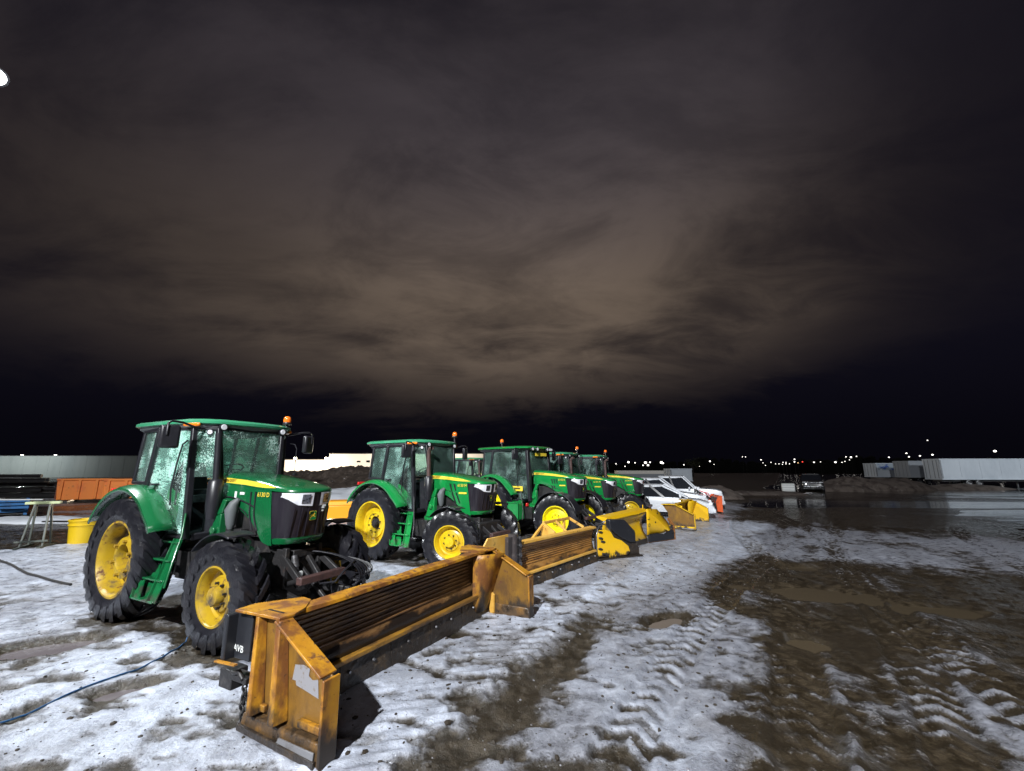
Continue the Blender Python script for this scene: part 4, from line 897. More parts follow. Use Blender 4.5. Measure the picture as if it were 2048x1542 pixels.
        for k in range(9):
            z = .33-.034*k; a = MB(); n = 12; r1, r2 = .026, .018
            pts = [(-1.02+.015*math.sin(k), s*(hw+.02), z)]; ring = []
            for j in range(n+1):
                t = 2*math.pi*j/n; ring.append((-1.02 + .01*math.sin(k*1.3) + (r2*math.cos(t) if k % 2 else 0), s*(hw+.02) + (0 if k % 2 else r2*math.cos(t)), z + r1*math.sin(t)))
            a.tube(ring, .009, 6, cap=False); a.build('chain_link', 'chassis', root, smooth=60)
    return root
b1 = box_plow('box_plow', 1.708, 'plow_paint', 'plow_face'); b1.location = (-.52, 5.015, -.03); b1.rotation_euler = (0, 0, -.4802)
PG = 'snow plows standing before the tractors'
tag(b1, 'long rusty orange box plow with ridged brown face, nearest plow on the dirty snow', 'snow plow', PG)
b4 = box_plow('box_plow', 1.60, 'plow_yellow', 'plow_face_light', False); b4.location = (7.40, 17.19, -.11); b4.rotation_euler = (0, 0, -.557)
tag(b4, 'small yellow box plow in front of the white cars, farthest of the plows', 'snow plow', PG)

def wing_plow():
    root = empty('wing_plow'); W0, W1 = -3.12, -.06
    pro = [(.0, .26), (-.045, .34), (-.07, .44), (-.075, .54), (-.055, .64), (-.01, .72), (.03, .755)]
    px = lambda z: interp(z, [(b, a) for a, b in pro])
    ht = lambda y: 1.0 + .055*(-y/3.)
    ys = np.linspace(W0, W1, 25)
    MB().loft([[(x, y, z*ht(y)) for x, z in pro] for y in ys]).build('moldboard', 'plow_face_light', root, smooth=40, solid=.014)
    for k in range(8):
        z = .40+.040*k; r = MB()
        r.loft([[(px(z-.01)+.006, y, (z-.012)*ht(y)), (px(z)+.022, y, (z-.005)*ht(y)), (px(z)+.022, y, (z+.005)*ht(y)), (px(z+.01)+.006, y, (z+.012)*ht(y))] for y in np.linspace(W0+.05, W1-.05, 9)]); r.build('ridge', 'plow_face_light', root, smooth=30)
    MB().loft([[(-.10, y, .775*ht(y)), (-.10, y, .80*ht(y)), (.045, y, .795*ht(y)), (.055, y, .76*ht(y))] for y in ys], closed=True, cap=True).build('top_rail', 'plow_paint_light', root, smooth=25)
    MB().loft([[(-.03, y, .235*ht(y)), (-.03, y, .285*ht(y)), (.045, y, .28*ht(y)), (.05, y, .24*ht(y))] for y in (W0, W1)], closed=True, cap=True).build('lower_rail', 'plow_paint_light', root, bevel=.008)
    for k in range(4):
        y0 = W0+.02+(W1-W0+.16)*k/4; y1 = W0+.02+(W1-W0+.16)*(k+1)/4-.008
        c = MB(); c.hexa([(.03, y0, .01), (.055, y0, .01), (.055, y1, .01), (.03, y1, .01), (-.01, y0, .235), (.015, y0, .235), (.015, y1, .235), (-.01, y1, .235)]); co = c.build('cutting_edge', 'cutting_edge', root, bevel=.004)
        for q in (.3, .7): b = MB(); b.tube([(.02, y0+(y1-y0)*q, .15), (.048, y0+(y1-y0)*q, .147)], [.02, .016], 7); b.build('bolt', 'steel', co)
    f = MB(); f.bb(-.2, -.1, W0, W1, .3, .42); f.bb(-.2, -.1, W0, W1, .6, .7)
    f.hexa([(-.62, -1.55, .35), (-.22, -1.55, .35), (-.22, -1.49, .35), (-.62, -1.49, .35), (-.50, -1.55, 1.0), (-.20, -1.55, .82), (-.20, -1.49, .82), (-.50, -1.49, 1.0)])
    f.beam((-.5, -1.52, .98), (-.5, -.35, .98), .05, .06); f.beam((-.5, -.35, .98), (-.2, -.2, .78), .05, .06); f.beam((-.5, -1.0, .98), (-.2, -1.0, .75), .04, .05); f.beam((-.5, -1.52, .95), (-.45, -2.2, .62), .05, .05); f.beam((-.5, -.6, .98), (-.5, -.6, .4), .06, .05); f.build('rear_frame', 'plow_paint_light', root, bevel=.006)
    # left hinge and folded left wing
    h = MB(); h.tube([(.02, -3.36, .12), (.02, -3.36, 1.0)], .085, 14); h.box((.03, -3.25, .62), (.07, .20, .62)); h.box((.03, -3.47, .72), (.07, .16, .5)); h.build('hinge', 'grey_steel_dark', root, smooth=40)
    for z in (.50, .64, .80, .92):
        b = MB(); b.tube([(.06, -3.22, z), (.10, -3.22, z)], .035, 8); b.build('hinge_bolt', 'steel', root)
    h = MB(); h.prism([(-.03, -3.42, .08), (-.03, -4.25, .10), (-.03, -4.22, .74), (-.03, -3.98, 1.0), (-.03, -3.42, 1.0)], (-.03, 0, 0)); h.build('left_wing', 'plow_paint_light', root, bevel=.006)
    h = MB(); h.prism([(-.02, -4.28, .55), (.42, -4.36, .30), (.42, -4.36, .05), (-.02, -4.28, .05)], (0, -.03, 0)); h.build('left_wing_tip', 'plow_paint_light', root)
    # right wing, swung forward
    g = empty('right_wing', (0.0, 0, 0), -1.12+.6277, root)
    w = MB(); w.prism([(0, y, z) for y, z in ((.06, .10), (.05, .40), (.07, .60), (.12, .69), (.32, .69), (.46, .64), (.55, .50), (.78, .42), (.98, .28), (1.02, .16), (.95, .07), (.40, .05))], (-.05, 0, 0)); w.build('wing_plate', 'plow_yellow', g, bevel=.012)
    w = MB(); w.prism([(.004, y, z) for y, z in ((.42, .90), (.46, .925), (.88, .90), (.93, .87), (1.20, .62), (1.22, .56), (1.21, .36), (1.02, .36), (.74, .50), (.56, .62), (.44, .74))], (-.16, 0, 0)); w.build('rubber_guard', 'rubber_flap', g, bevel=.02)
    w = MB(); w.prism([(-.06, y, z) for y, z in ((.02, .05), (1.36, .03), (1.36, .20), (1.24, .42), (1.05, .50), (.10, .74), (.02, .62))], (-.03, 0, 0)); w.build('wing_back', 'cutting_edge', g)
    w = MB(); w.bb(-.04, .05, .04, 1.38, .0, .06); w.build('wing_shoe', 'cutting_edge', g, bevel=.01)
    for y, z in ((.14, .66), (.14, .52), (.20, .44), (.12, .28), (.22, .16), (.30, .13)):
        k = MB(); k.tube([(.0, y-.05, z), (.035, y, z), (.0, y+.06, z-.02)], .022, 8); k.build('hinge_knuckle', 'chassis', g, smooth=60)
    w = MB(); w.tube([(.0, .03, .06), (.03, .0, .3), (.02, .01, .6), (.0, .10, .78), (-.02, .3, .83)], .014, 6); w.build('edge_rod', 'steel', g, smooth=60)
    return root
mat('plow_paint_light', (.62, .33, .055), .42, overlays=[((.70, .42, .10), 4, .35, .7), (RUST, 7, .60, .74, (1, 1, 1), .7), ((.05, .025, .012), 17, .66, .76)], bump=(20, .12))
mat('grey_steel_dark', (.05, .042, .042), .45, overlays=[((.11, .09, .085), 9, .5, .7)])
b2 = wing_plow(); b2.location = (1.97, 10.53, -.04); b2.rotation_euler = (0, 0, -.6277)
tag(b2, 'orange winged plow with ridged face and a black rubber guard on its yellow wing', 'snow plow', PG)

def angle_plow(A, F_, T):
    # A left end, F_ fold, T tip of the wing: points on the ground
    root = empty('angle_plow', (F_[0], F_[1], -.05))
    A = Vector((A[0]-F_[0], A[1]-F_[1], 0)); T = Vector((T[0]-F_[0], T[1]-F_[1], 0)); d = A.normalized(); nrm = Vector((-d.y, d.x, 0)); 
    if nrm.x < 0: nrm = -nrm
    up = Vector((0, 0, 1)); L = A.length
    def P(t, off, z): return d*t + nrm*off + up*z
    ts = np.linspace(0, L, 15)
    MB().loft([[P(t, o, z) for o, z in ((.02, .16), (-.10, .35), (-.14, .55), (-.10, .74), (.02, .86))] for t in ts]).build('moldboard', 'plow_yellow', root, smooth=50, solid=.015)
    MB().loft([[P(t, o, z) for o, z in ((-.30, .93-.03*t/L), (-.28, 1.0-.07*t/L), (.0, .98-.07*t/L), (.05, .90-.06*t/L), (-.1, .87-.05*t/L))] for t in np.linspace(-.02, L, 15)], closed=True, cap=True).build('top_beam', 'plow_yellow', root, smooth=30)
    MB().hexa([P(0, .0, .0), P(0, .03, .0), P(L, .03, .0), P(L, .0, .0), P(0, -.0, .15), P(0, .03, .15), P(L, .03, .15), P(L, 0, .15)]).build('cutting_edge', 'cutting_edge', root)
    e = T.normalized(); n2 = Vector((-e.y, e.x, 0)); n2 = n2 if n2.y < 0 else -n2; L2 = T.length
    def Q(t, off, z): return e*t + n2*off + up*z
    # wing: main facet and a top facet folded back
    w = MB(); rows = []
    top = lambda t: interp(t, [(0, .97), (.15, .97), (.75, .92), (1.02, .62), (1.1, .5)]); fold = lambda t: interp(t, [(0, .95), (.25, .80), (.75, .46), (1.0, .30), (1.1, .27)])
    for t in (.0, .12, .3, .5, .75, .95, 1.06): rows.append([Q(t, .02, .24 + (.10*max(0, t-.7)/.36)), Q(t, .045, (fold(t)+.26)/2), Q(t, .05, min(fold(t), top(t)-.01)), Q(t, .05-.50*max(.01, top(t)-fold(t)), top(t))])
    w.loft(rows); w.build('wing_plate', 'plow_yellow', root, solid=.018, smooth=12)
    w = MB(); w.prism([Q(t, .075, z) for t, z in ((.02, .04), (1.18, .05), (1.16, .30), (1.05, .33), (.92, .28), (.70, .21), (.40, .27), (.02, .25))], -n2*.05); w.build('rubber_flap', 'rubber_flap', root, bevel=.012)
    w = MB(); w.beam(Q(1.24, -.0, .02), Q(1.26, -.02, .42), .10, .05, e); w.beam(Q(1.26, -.02, .42), Q(1.16, -.10, .64), .09, .045, e); w.beam(Q(.1, 0, .025), Q(1.25, 0, .025), .07, .045); w.beam(Q(1.18, -.22, .05), Q(1.2, -.2, .50), .05, .05); w.build('wing_end_frame', 'rusty_orange', root, bevel=.008)
    w = MB(); w.tube([Q(1.08, .04, .22), Q(1.16, .05, .22)], .05, 10); w.box(Q(1.13, .03, .40), (.06, .05, .10)); w.build('end_fitting', 'chassis', root)
    for ch, t, z in (('L', .06, .70), ('G', .06, .52)): put_text(ch, .15, 'plow_lettering', 'decal_dark', root, Q(t, .075, z), n2, up=-e)
    for t, z, r in ((.30, .93, .025), (.62, .80, .028), (.68, .84, .018), (.82, .74, .032), (.36, .58, .026)):
        k = MB(); k.tube([Q(t, .045-.5*max(0, z-fold(t)), z), Q(t, .066-.5*max(0, z-fold(t)), z)], r, 10); k.build('bolt_hole', 'cutting_edge', root)
    w = MB(); w.tube([P(.1, -.02, .95), P(.1, -.02, 1.10)], .014, 6); w.build('marker_rod', 'plow_yellow', root)
    return root
mat('rusty_orange', (.30, .12, .03), .55, overlays=[(RUST, 6, .45, .7)])
b3 = angle_plow((2.42, 11.35), (3.95, 13.1), (5.12, 13.85)); tag(b3, 'clean yellow angled plow with dark letters G and L, behind the black rubber guard', 'snow plow', PG)

# ------------------------------------------------------------------ parked white vehicles
def vehicle(name, prof, belt, roofz, wid, L, glassT, wheels, paint='car_white', grille=None):
    # prof: lower body outline stations (x, z_top); glassT: list of (x0b, x0t, x1t, x1b) side windows from belt to roof
    root = empty(name); hw = wid/2
    secs = []
    for x, zt, f in prof:
        w = hw*f; secs.append([(x, -w*.93, .30), (x, -w, .55), (x, -w*.99, min(zt-.06, .80)), (x, -w*.93, zt-.03), (x, -w*.70, zt), (x, 0, zt+.015), (x, w*.70, zt), (x, w*.93, zt-.03), (x, w*.99, min(zt-.06, .80)), (x, w, .55), (x, w*.93, .30)])
    MB().loft(secs, cap=True).build('body', paint, root, smooth=35)
    # cabin
    (xa, xb, xc, xd) = glassT['cab']; c = MB(); wb, wt = hw*.93, hw*.76
    def ring(t, z, w): return None
    c.hexa([(xa+.0, -wb, belt-.02), (xd, -wb, belt-.02), (xd, wb, belt-.02), (xa, wb, belt-.02), (xb, -wt, roofz-.10), (xc, -wt, roofz-.10), (xc, wt, roofz-.10), (xb, wt, roofz-.10)]); c.build('cabin_glass', 'car_glass', root, bevel=.02)
    r = MB(); r.loft([[(xb-.03+(xc-xb+.06)*t, -wt*1.03*(1-.12*(abs(2*t-1)**3)), roofz-.125), (xb-.02+(xc-xb+.04)*t, -wt*1.02, roofz-.05), (xb+(xc-xb)*t, -wt*.9, roofz-.012), (xb+(xc-xb)*t, 0, roofz+.012), (xb+(xc-xb)*t, wt*.9, roofz-.012), (xb-.02+(xc-xb+.04)*t, wt*1.02, roofz-.05), (xb-.03+(xc-xb+.06)*t, wt*1.03*(1-.12*(abs(2*t-1)**3)), roofz-.125)] for t in np.linspace(0, 1, 9)], cap=True); r.build('roof', paint, root, smooth=50)
    for s in (-1, 1):
        p = MB(); p.beam((xd+.02, s*(wb+.004), belt-.03), (xc+.01, s*(wt+.012), roofz-.04), .07, .06); p.build('windscreen_pillar', paint, root, bevel=.012)
        for t in glassT['pillars']:
            p = MB(); xq = xa+(xd-xa)*t; xt = xb+(xc-xb)*t; p.beam((xq, s*(wb+.008), belt-.03), (xt, s*(wt+.012), roofz-.05), .05, .09, (1, 0, 0)); p.build('pillar', 'car_black', root)
        p = MB(); p.box((xd-.30, s*(hw+.09), belt+.06), (.10, .18, .14)); p.build('wing_mirror', paint, root, bevel=.03)
        p = MB(); p.box((L[1]-.14, s*hw*.72, glassT['lampz']), (.16, .34, .15)); p.build('headlight', 'white_lens', root, bevel=.03)
        for x in glassT['doors']: p = MB(); p.box((x, s*(hw*.996), .66), (.014, .012, .60)); p.build('door_gap', 'car_black', root)
        for x in wheels:
            e = empty('wheel', (x, s*(hw-.09), .335), 0 if s < 0 else math.pi, root)
            MB().lathe([(.20, -.10), (.28, -.11), (.325, -.08), (.335, 0), (.325, .08), (.2, .1)], 28).build('tyre', 'rubber', e, smooth=50); MB().lathe([(.21, -.09), (.17, -.05), (.06, -.07), (0, -.07)], 20).build('rim', 'steel', e, smooth=40)
    g = MB(); g.box((L[1]+.005, 0, glassT['lampz']-.08), (.05, wid*.55, .22)); g.build('front_grille', 'grille_black', root, bevel=.02)
    g = MB(); g.box((L[1]+.0, 0, .40), (.12, wid*.92, .18)); g.build('bumper', paint, root, bevel=.04)
    return root
# nose at +x
van = vehicle('white_hatchback', [(-.75, .95, .9), (-.6, 1.0, .97), (.3, 1.0, 1), (1.7, .98, 1), (2.2, .93, .99), (2.75, .86, .97), (3.15, .74, .92), (3.32, .60, .82)], .96, 1.52, 1.76, (-.75, 3.32), dict(cab=(-.72, -.45, 1.15, 2.25), pillars=(.0, .36, .66), lampz=.70, doors=(.55, 1.62)), (0, 2.55))
van.location = (6.2, 21.5, -.13); van.rotation_euler = (0, 0, -.40); tag(van, 'low white car with a sloping bonnet, nearest of the white vehicles', 'car', 'white vehicles parked past the tractors')
suv = vehicle('white_suv', [(-.9, 1.08, .92), (-.8, 1.12, .98), (.3, 1.12, 1), (1.7, 1.10, 1), (2.1, 1.08, .99), (2.9, 1.0, .97), (3.35, .92, .93), (3.5, .78, .85)], 1.08, 1.78, 1.9, (-.9, 3.5), dict(cab=(-.88, -.66, 1.2, 2.05), pillars=(.0, .34, .64), lampz=.86, doors=(.5, 1.6)), (0, 2.75))
suv.location = (7.0, 24.3, -.14); suv.rotation_euler = (0, 0, -.42); tag(suv, 'white sport utility car with a tall roof, between the low car and the pickup', 'car', 'white vehicles parked past the tractors')
pick = vehicle('white_pickup', [(-2.0, 1.08, .97), (-.2, 1.08, .98), (-.1, 1.14, 1), (1.9, 1.16, 1), (2.2, 1.18, .99), (3.2, 1.13, .97), (3.5, 1.05, .94), (3.58, .8, .9)], 1.12, 1.86, 1.98, (-2.0, 3.58), dict(cab=(.0, .15, 1.45, 2.15), pillars=(.0, .48), lampz=.92, doors=(.9, 1.9)), (-.6, 2.75))
pick.location = (8.95, 26.8, -.15); pick.rotation_euler = (0, 0, -.44); tag(pick, 'white pickup truck with a black front mount, farthest of the white vehicles', 'pickup truck', 'white vehicles parked past the tractors')
# orange plow on its mount, seen nearly edge on
def truck_plow():
    root = empty('truck_plow', (10.95, 23.5, -.13), -.25); root.scale = (1.15, 1.0, 1.3)
    p = MB(); p.loft([[(x+.05*abs(y)*.4, y, z) for x, z in ((.0, .08), (-.09, .25), (-.12, .42), (-.06, .58), (.05, .66))] for y in np.linspace(-.95, .95, 9)]); p.build('blade', 'orange_paint', root, smooth=50, solid=.03)
    for s in (-1, 1): p = MB(); p.prism([(x, s*.96, z) for x, z in ((.06, .05), (-.16, .08), (-.2, .45), (-.08, .67), (.08, .68))], (0, s*.02, 0)); p.build('end_plate', 'orange_paint', root)
    p = MB(); p.box((.02, 0, .06), (.04, 1.9, .12)); p.build('cutting_edge', 'cutting_edge', root)
    f = MB()
    for y in (-.55, 0, .55): f.beam((-.15, y, .1), (-.12, y, .6), .05, .08)
    f.beam((-.2, -.5, .2), (-1.2, -.35, .35), .08, .08); f.beam((-.2, .5, .2), (-1.2, .35, .35), .08, .08); f.beam((-.9, -.4, .3), (-.85, -.4, .88), .07, .07); f.beam((-.9, .4, .3), (-.85, .4, .88), .07, .07); f.beam((-.85, -.5, .86), (-.85, .5, .86), .07, .07); f.tube([(-.85, 0, .84), (-.25, 0, .5)], .04, 8); f.build('lift_frame', 'chassis', root)
    for s in (-1, 1): k = MB(); k.box((-.82, s*.42, .93), (.12, .2, .13)); k.build('headlight', 'white_lens', root, bevel=.03)
    k = MB(); k.tube([(-.7, -.3, .82), (-.4, -.35, .75), (-.3, -.3, .6)], .02, 6); k.tube([(-.7, .1, .84), (-.45, .15, .75), (-.3, .2, .6)], .02, 6); k.build('hose', 'red_lens', root)
    return root
tp = truck_plow(); tag(tp, 'orange truck plow with lift frame and lamps in front of the white vehicles', 'snow plow', PG)

# ------------------------------------------------------------------ left side: cords, stand, tub, skips, steel
def gz(x, y): return float(ground_fields(np.array([x]), np.array([y]))[0][0])
def ground_cord(name, pts, r, m, tail=()):
    P = []
    for (x0, y0), (x1, y1) in zip(pts, pts[1:]):
        n = max(2, int(math.hypot(x1-x0, y1-y0)/.08))
        for k in range(n): t = k/n; P.append((x0+(x1-x0)*t, y0+(y1-y0)*t))
    P.append(pts[-1]); zs = ground_fields(np.array([p[0] for p in P]), np.array([p[1] for p in P]))[0]
    zs = np.convolve(np.pad(zs, 3, 'edge'), np.ones(7)/7, 'valid')
    return MB().tube([(p[0], p[1], float(z)+r*1.1) for p, z in zip(P, zs)] + list(tail), r, 8).build(name, m, smooth=60)
def curve(pts, n=8):
    out = []; q = [pts[0]]+list(pts)+[pts[-1]]
    for i in range(1, len(q)-2):
        for k in range(n):
            t = k/n; out.append(tuple(.5*((2*q[i][a]) + (-q[i-1][a]+q[i+1][a])*t + (2*q[i-1][a]-5*q[i][a]+4*q[i+1][a]-q[i+2][a])*t*t + (-q[i-1][a]+3*q[i][a]-3*q[i+1][a]+q[i+2][a])*t**3) for a in range(2)))
    return out+[pts[-1]]
c1 = ground_cord('power_cable', curve([(-6.2, 2.7), (-4.9, 3.55), (-4.26, 4.01), (-4.1, 4.55), (-3.95, 5.0), (-3.92, 5.41), (-4.02, 5.75)]), .009, 'cord_blue', [(-4.04, 5.83, .10), (-4.03, 5.86, .25), (-4.05, 5.90, .5), (-4.15, 6.05, .8), (-4.1, 6.2, 1.12)])
tag(c1, 'thin blue power cord running over the dirty snow to the nearest tractor', 'cable')
c2 = ground_cord('dark_cable', curve([(-14.2, 11.6), (-11.89, 10.47), (-10.4, 9.55), (-9.2, 8.85), (-8.04, 8.30)]), .022, 'cord_dark'); tag(c2, 'dark cable lying on the clean snow left of the nearest tractor', 'cable')
def stand():
    root = empty('work_stand', (-13.25, 12.45, gz(-13.25, 12.45)), .5)
    t = MB(); t.box((0, 0, 1.20), (.72, .16, .07)); t.build('top_bar', 'stand_top', root, bevel=.01)
    for sx in (-.15, .15):
        for sy in (-1, 1): l = MB(); l.beam((sx, sy*.05, 1.17), (sx*1.5, sy*.26, .0), .045, .045); l.build('leg', 'stand_metal', root, bevel=.006)
        f = MB(); f.beam((sx*1.5, -.5, .035), (sx*1.5, .5, .035), .07, .06); f.build('foot', 'stand_metal', root)
    b = MB(); b.beam((-.33, -.3, .2), (.33, -.3, .2), .04, .04); b.build('brace', 'stand_metal', root)
    return root
tag(stand(), 'green grey metal work stand with splayed legs at the snow edge', 'stand')
def tub():
    root = empty('yellow_tub', (-12.75, 13.25, gz(-12.75, 13.25)), .3)
    b = MB(); b.lathe([(0, .02), (.28, .02), (.30, .0), (.355, .62), (.375, .63), (.375, .67), (.35, .67), (.335, .60), (.27, .06), (0, .05)], 28, axis='z'); b.build('bucket', 'tub_yellow', root, smooth=40)
    b = MB(); b.lathe([(.352, .50), (.366, .505), (.366, .53), (.354, .535)], 28, axis='z'); b.build('rim_band', 'tub_yellow', root, smooth=40); return root
tag(tub(), 'yellow plastic tub standing at the snow edge left of the nearest tractor', 'tub')
def skip(paint, endp, L=5.6):
    root = empty('skip'); W_, H = 2.3, 1.72
    s = MB(); s.hexa([(-L/2, -W_/2, .28), (L/2, -W_/2, .28), (L/2, W_/2, .28), (-L/2, W_/2, .28), (-L/2-.12, -W_/2, H), (L/2+.12, -W_/2, H), (L/2+.12, W_/2, H), (-L/2-.12, W_/2, H)]); s.build('body', paint, root, bevel=.02)
    s = MB(); s.bb(-L/2-.1, L/2+.1, -W_/2+.1, W_/2-.1, H+.001, H+.01); s.build('inside', 'dark_steel', root)
    for k in range(7):
        x = -L/2+.15+(L-.3)*k/6; r = MB(); r.box((x, -W_/2-.05, (H+.3)/2), (.16, .10, H-.34)); r.build('side_rib', paint, root, bevel=.01)
    r = MB(); r.box((0, -W_/2-.045, H-.05), (L+.24, .12, .12)); r.build('top_rail', paint, root, bevel=.01)
    e = MB(); e.box((-L/2-.08, 0, 1.0), (.06, W_-.2, 1.3)); e.build('end_door', endp, root)
    for x in (-L/2+.4, L/2-.5):
        w = MB(); w.tube([(x, -W_/2+.15, .15), (x, W_/2-.15, .15)], .15, 12); w.build('roller', 'dark_steel', root)
    return root
SG = 'orange skips behind the nearest tractor'
s1 = skip('skip_orange', 'skip_red'); s1.location = (-29.6, 32.6, -.27); s1.rotation_euler = (0, 0, .62); tag(s1, 'orange skip with a dark red end, farther from the tractor', 'skip', SG)
s2 = skip('skip_orange', 'skip_orange'); s2.location = (-24.8, 31.0, -.26); s2.rotation_euler = (0, 0, .52); tag(s2, 'orange skip with a white sticker, right behind the nearest tractor cab', 'skip', SG)
k = MB(); k.box((-.2, -1.215, 1.35), (.34, .01, .5)); k.build('sticker', 'decal_white', s2, bevel=.004)
# long steel stacked on the left
rnd = random.Random(11); BG = 'long steel lengths stacked at the left edge of the yard'
nb = 0
for row, (z, n, x0) in enumerate(((.10, 4, -36), (.46, 4, -35.5), (.82, 3, -36.2), (1.16, 3, -36.8), (1.48, 2, -37.5), (1.76, 2, -38.5))):
    for k in range(n):
        Ln = 9 + rnd.random()*4; a = .06*(rnd.random()-.5)
        m = MB(); Yb = 30.5 + .75*k + .25*(row % 2)
        if (row+k) % 3 == 0: m.tube([(-Ln/2, 0, 0), (Ln/2, 0, 0)], .14, 10)
        else:
            for zz in (-.12, .12): m.box((0, 0, zz), (Ln, .26, .035))
            m.box((0, 0, 0), (Ln, .03, .21))
        o = m.build('steel_length', 'grey_steel' if (row*3+k*2) % 5 == 0 else 'dark_steel'); o.location = (x0 - Ln/2 + 2.2 + rnd.random()*2, Yb, -.16+z); o.rotation_euler = (0, 0, a+.25); tag(o, 'long dark steel length in the stack at the left edge', 'steel length', BG); nb += 1
def crate(): 
    root = empty('wooden_crate', (-38.2, 31.2, 1.72), .2)
    for z in (.12, .38, .64): b = MB(); b.box((0, 0, z), (1.1, .8, .2)); b.build('slat', 'crate_wood', root, bevel=.01)
    for x in (-.5, .5): b = MB(); b.box((x, -.42, .38), (.12, .05, .76)); b.build('post', 'crate_wood', root)
    return root
tag(crate(), 'brown wooden crate on top of the steel stack at the left edge', 'crate')
def blue_rack():
    root = empty('blue_rack', (-26.2, 20.6, -.12), .62)
    for k in range(4): b = MB(); b.box((0, -.5, .22+.16*k), (5.2, .08, .12)); b.build('slat', 'blue_paint', root, bevel=.01)
    for x in (-2.5, -.8, .9, 2.5): b = MB(); b.box((x, -.44, .42), (.12, .05, .80)); b.build('post', 'blue_paint', root)
    b = MB(); b.box((0, 0, .40), (5.1, .8, .7)); b.build('load', 'dark_steel', root); return root
tag(blue_rack(), 'low blue slatted rack at the left edge beside the work stand', 'rack')
for i, (x, y, z, l, w, rz, lab) in enumerate(((-23.2, 20.5, .80, 1.9, .22, .55, 'white plank sticking out over the end of the blue rack'), (-27, 21.5, .78, 3.0, .4, .40, 'long white sheet lying on the blue rack'), (-17.4, 18.4, .05, 3.4, .25, .2, 'dark board lying on the snow patch behind the work stand'))):
    o = MB().box((0, 0, 0), (l, w, .05)).build('plank', 'decal_white' if i < 2 else 'dark_steel', bevel=.01); o.location = (x, y, z-.1); o.rotation_euler = (0, .03, rz); tag(o, lab, 'plank')
def lump(name, material, c, r, h, seed, label, cat=None, kind=None, n=56, amp=.6, fr=1.0):
    v = []; f = []
    xs = np.linspace(-1, 1, n); X, Y = np.meshgrid(xs, xs); rad = np.sqrt(X**2+Y**2)
    wx, wy = X*r[0], Y*r[1]
    Z = h*np.clip(1-rad**2.0, 0, 1)**.7*(1-amp+amp*1.6*fbm(wx*.35*fr+seed, wy*.6*fr, seed, 5)) + .25*h*(fbm(wx*1.5*fr, wy*1.5*fr, seed+9, 4)-.5)*np.clip(1.05-rad, 0, 1) - .12*sst(.9, 1.05, rad)
    v = np.stack([wx.ravel(), wy.ravel(), Z.ravel()], 1); ok = rad <= 1.12
    for i in range(n-1):
        for j in range(n-1):
            if ok[i, j] and ok[i+1, j] and ok[i, j+1] and ok[i+1, j+1]: f.append((i*n+j, i*n+j+1, (i+1)*n+j+1, (i+1)*n+j))
    o = MB().add(v.tolist(), f).build(name, material, smooth=80); o.location = c; tag(o, label, cat, None, kind); return o
lump('snow_patch', 'snowbank', (-20.5, 19.2, -.16), (2.6, .9), .32, 3, 'small snow patch behind the work stand', 'snow patch', fr=1.5)
lump('dirt_mound', 'dirt', (-15.5, 41, -.35), (12.5, 5.0), 2.75, 5, 'long dark mound of earth in front of the lit hall', 'dirt mound', n=170)
lump('snow_bank', 'snowbank', (-11.2, 31.5, -.3), (5.2, 2.4), 1.0, 8, 'white snow bank at the foot of the dark earth mound', 'snow bank')
def salt_bin():
    root = empty('salt_bin', (-7.55, 19.75, gz(-7.55, 19.75)), .35)
    b = MB(); b.hexa([(-.62, -.42, 0), (.62, -.42, 0), (.62, .42, 0), (-.62, .42, 0), (-.66, -.46, .62), (.66, -.46, .62), (.66, .46, .62), (-.66, .46, .62)]); b.build('bin', 'bin_orange', root, bevel=.03)
    b = MB(); b.hexa([(-.68, -.48, .625), (.68, -.48, .625), (.68, .48, .625), (-.68, .48, .625), (-.6, -.4, .80), (.6, -.4, .80), (.6, .44, .82), (-.6, .44, .82)]); b.build('lid', 'bin_orange', root, bevel=.03)
    b = MB(); b.box((-.672, 0, .35), (.03, .8, .5)); b.build('end_panel', 'bin_yellow', root, bevel=.01); return root
tag(salt_bin(), 'orange and yellow grit bin between the two nearest tractors', 'grit bin')

def clods(name, material, n, seed, label, rng, smin, smax):
    rd = np.random.RandomState(seed); v = []; f = []; ico = bmesh.new(); bmesh.ops.create_icosphere(ico, subdivisions=1, radius=1); iv = np.array([q.co[:] for q in ico.verts]); fi = [[q.index for q in p.verts] for p in ico.faces]; ico.free()
    P = rng(rd, n); zs = ground_fields(P[:, 0], P[:, 1])[0]
    for (x, y), z in zip(P, zs):
        s = smin*(smax/smin)**(rd.rand()**2.2); w = iv*(1+.35*(rd.rand(len(iv), 1)-.5))*np.array([s*(.7+.7*rd.rand()), s*(.7+.7*rd.rand()), s*(.45+.35*rd.rand())]); a = rd.rand()*6.28; c, sn = math.cos(a), math.sin(a)
        w = np.stack([w[:, 0]*c-w[:, 1]*sn+x, w[:, 0]*sn+w[:, 1]*c+y, w[:, 2]+z+s*.12], 1); b = len(v); v += w.tolist(); f += [[i+b for i in q] for q in fi]
    o = MB().add(v, f).build(name, material); tag(o, label, None, None, 'stuff')
def along(q0, q1, a0, a1):
    def g(rd, n):
        q = q0+(q1-q0)*rd.rand(n); a = a0+(a1-a0)*rd.rand(n)**1.3; q = q + .25*(fbm(a*1.3, q*0, 3, 3)-.5)
        return np.stack([.27+.85*q+.53*a, 6.53-.53*q+.85*a], 1)
    return g
clods('ice_clods', 'ice_grey', 700, 3, 'small lumps of dirty ice strewn along the wheel tracks', along(-.6, 2.7, -4.2, 4), .004, .016)
clods('mud_clods', 'mud_dark', 1300, 5, 'small clods of mud strewn over the ice', along(-.8, 3.2, -4.2, 7), .006, .026)
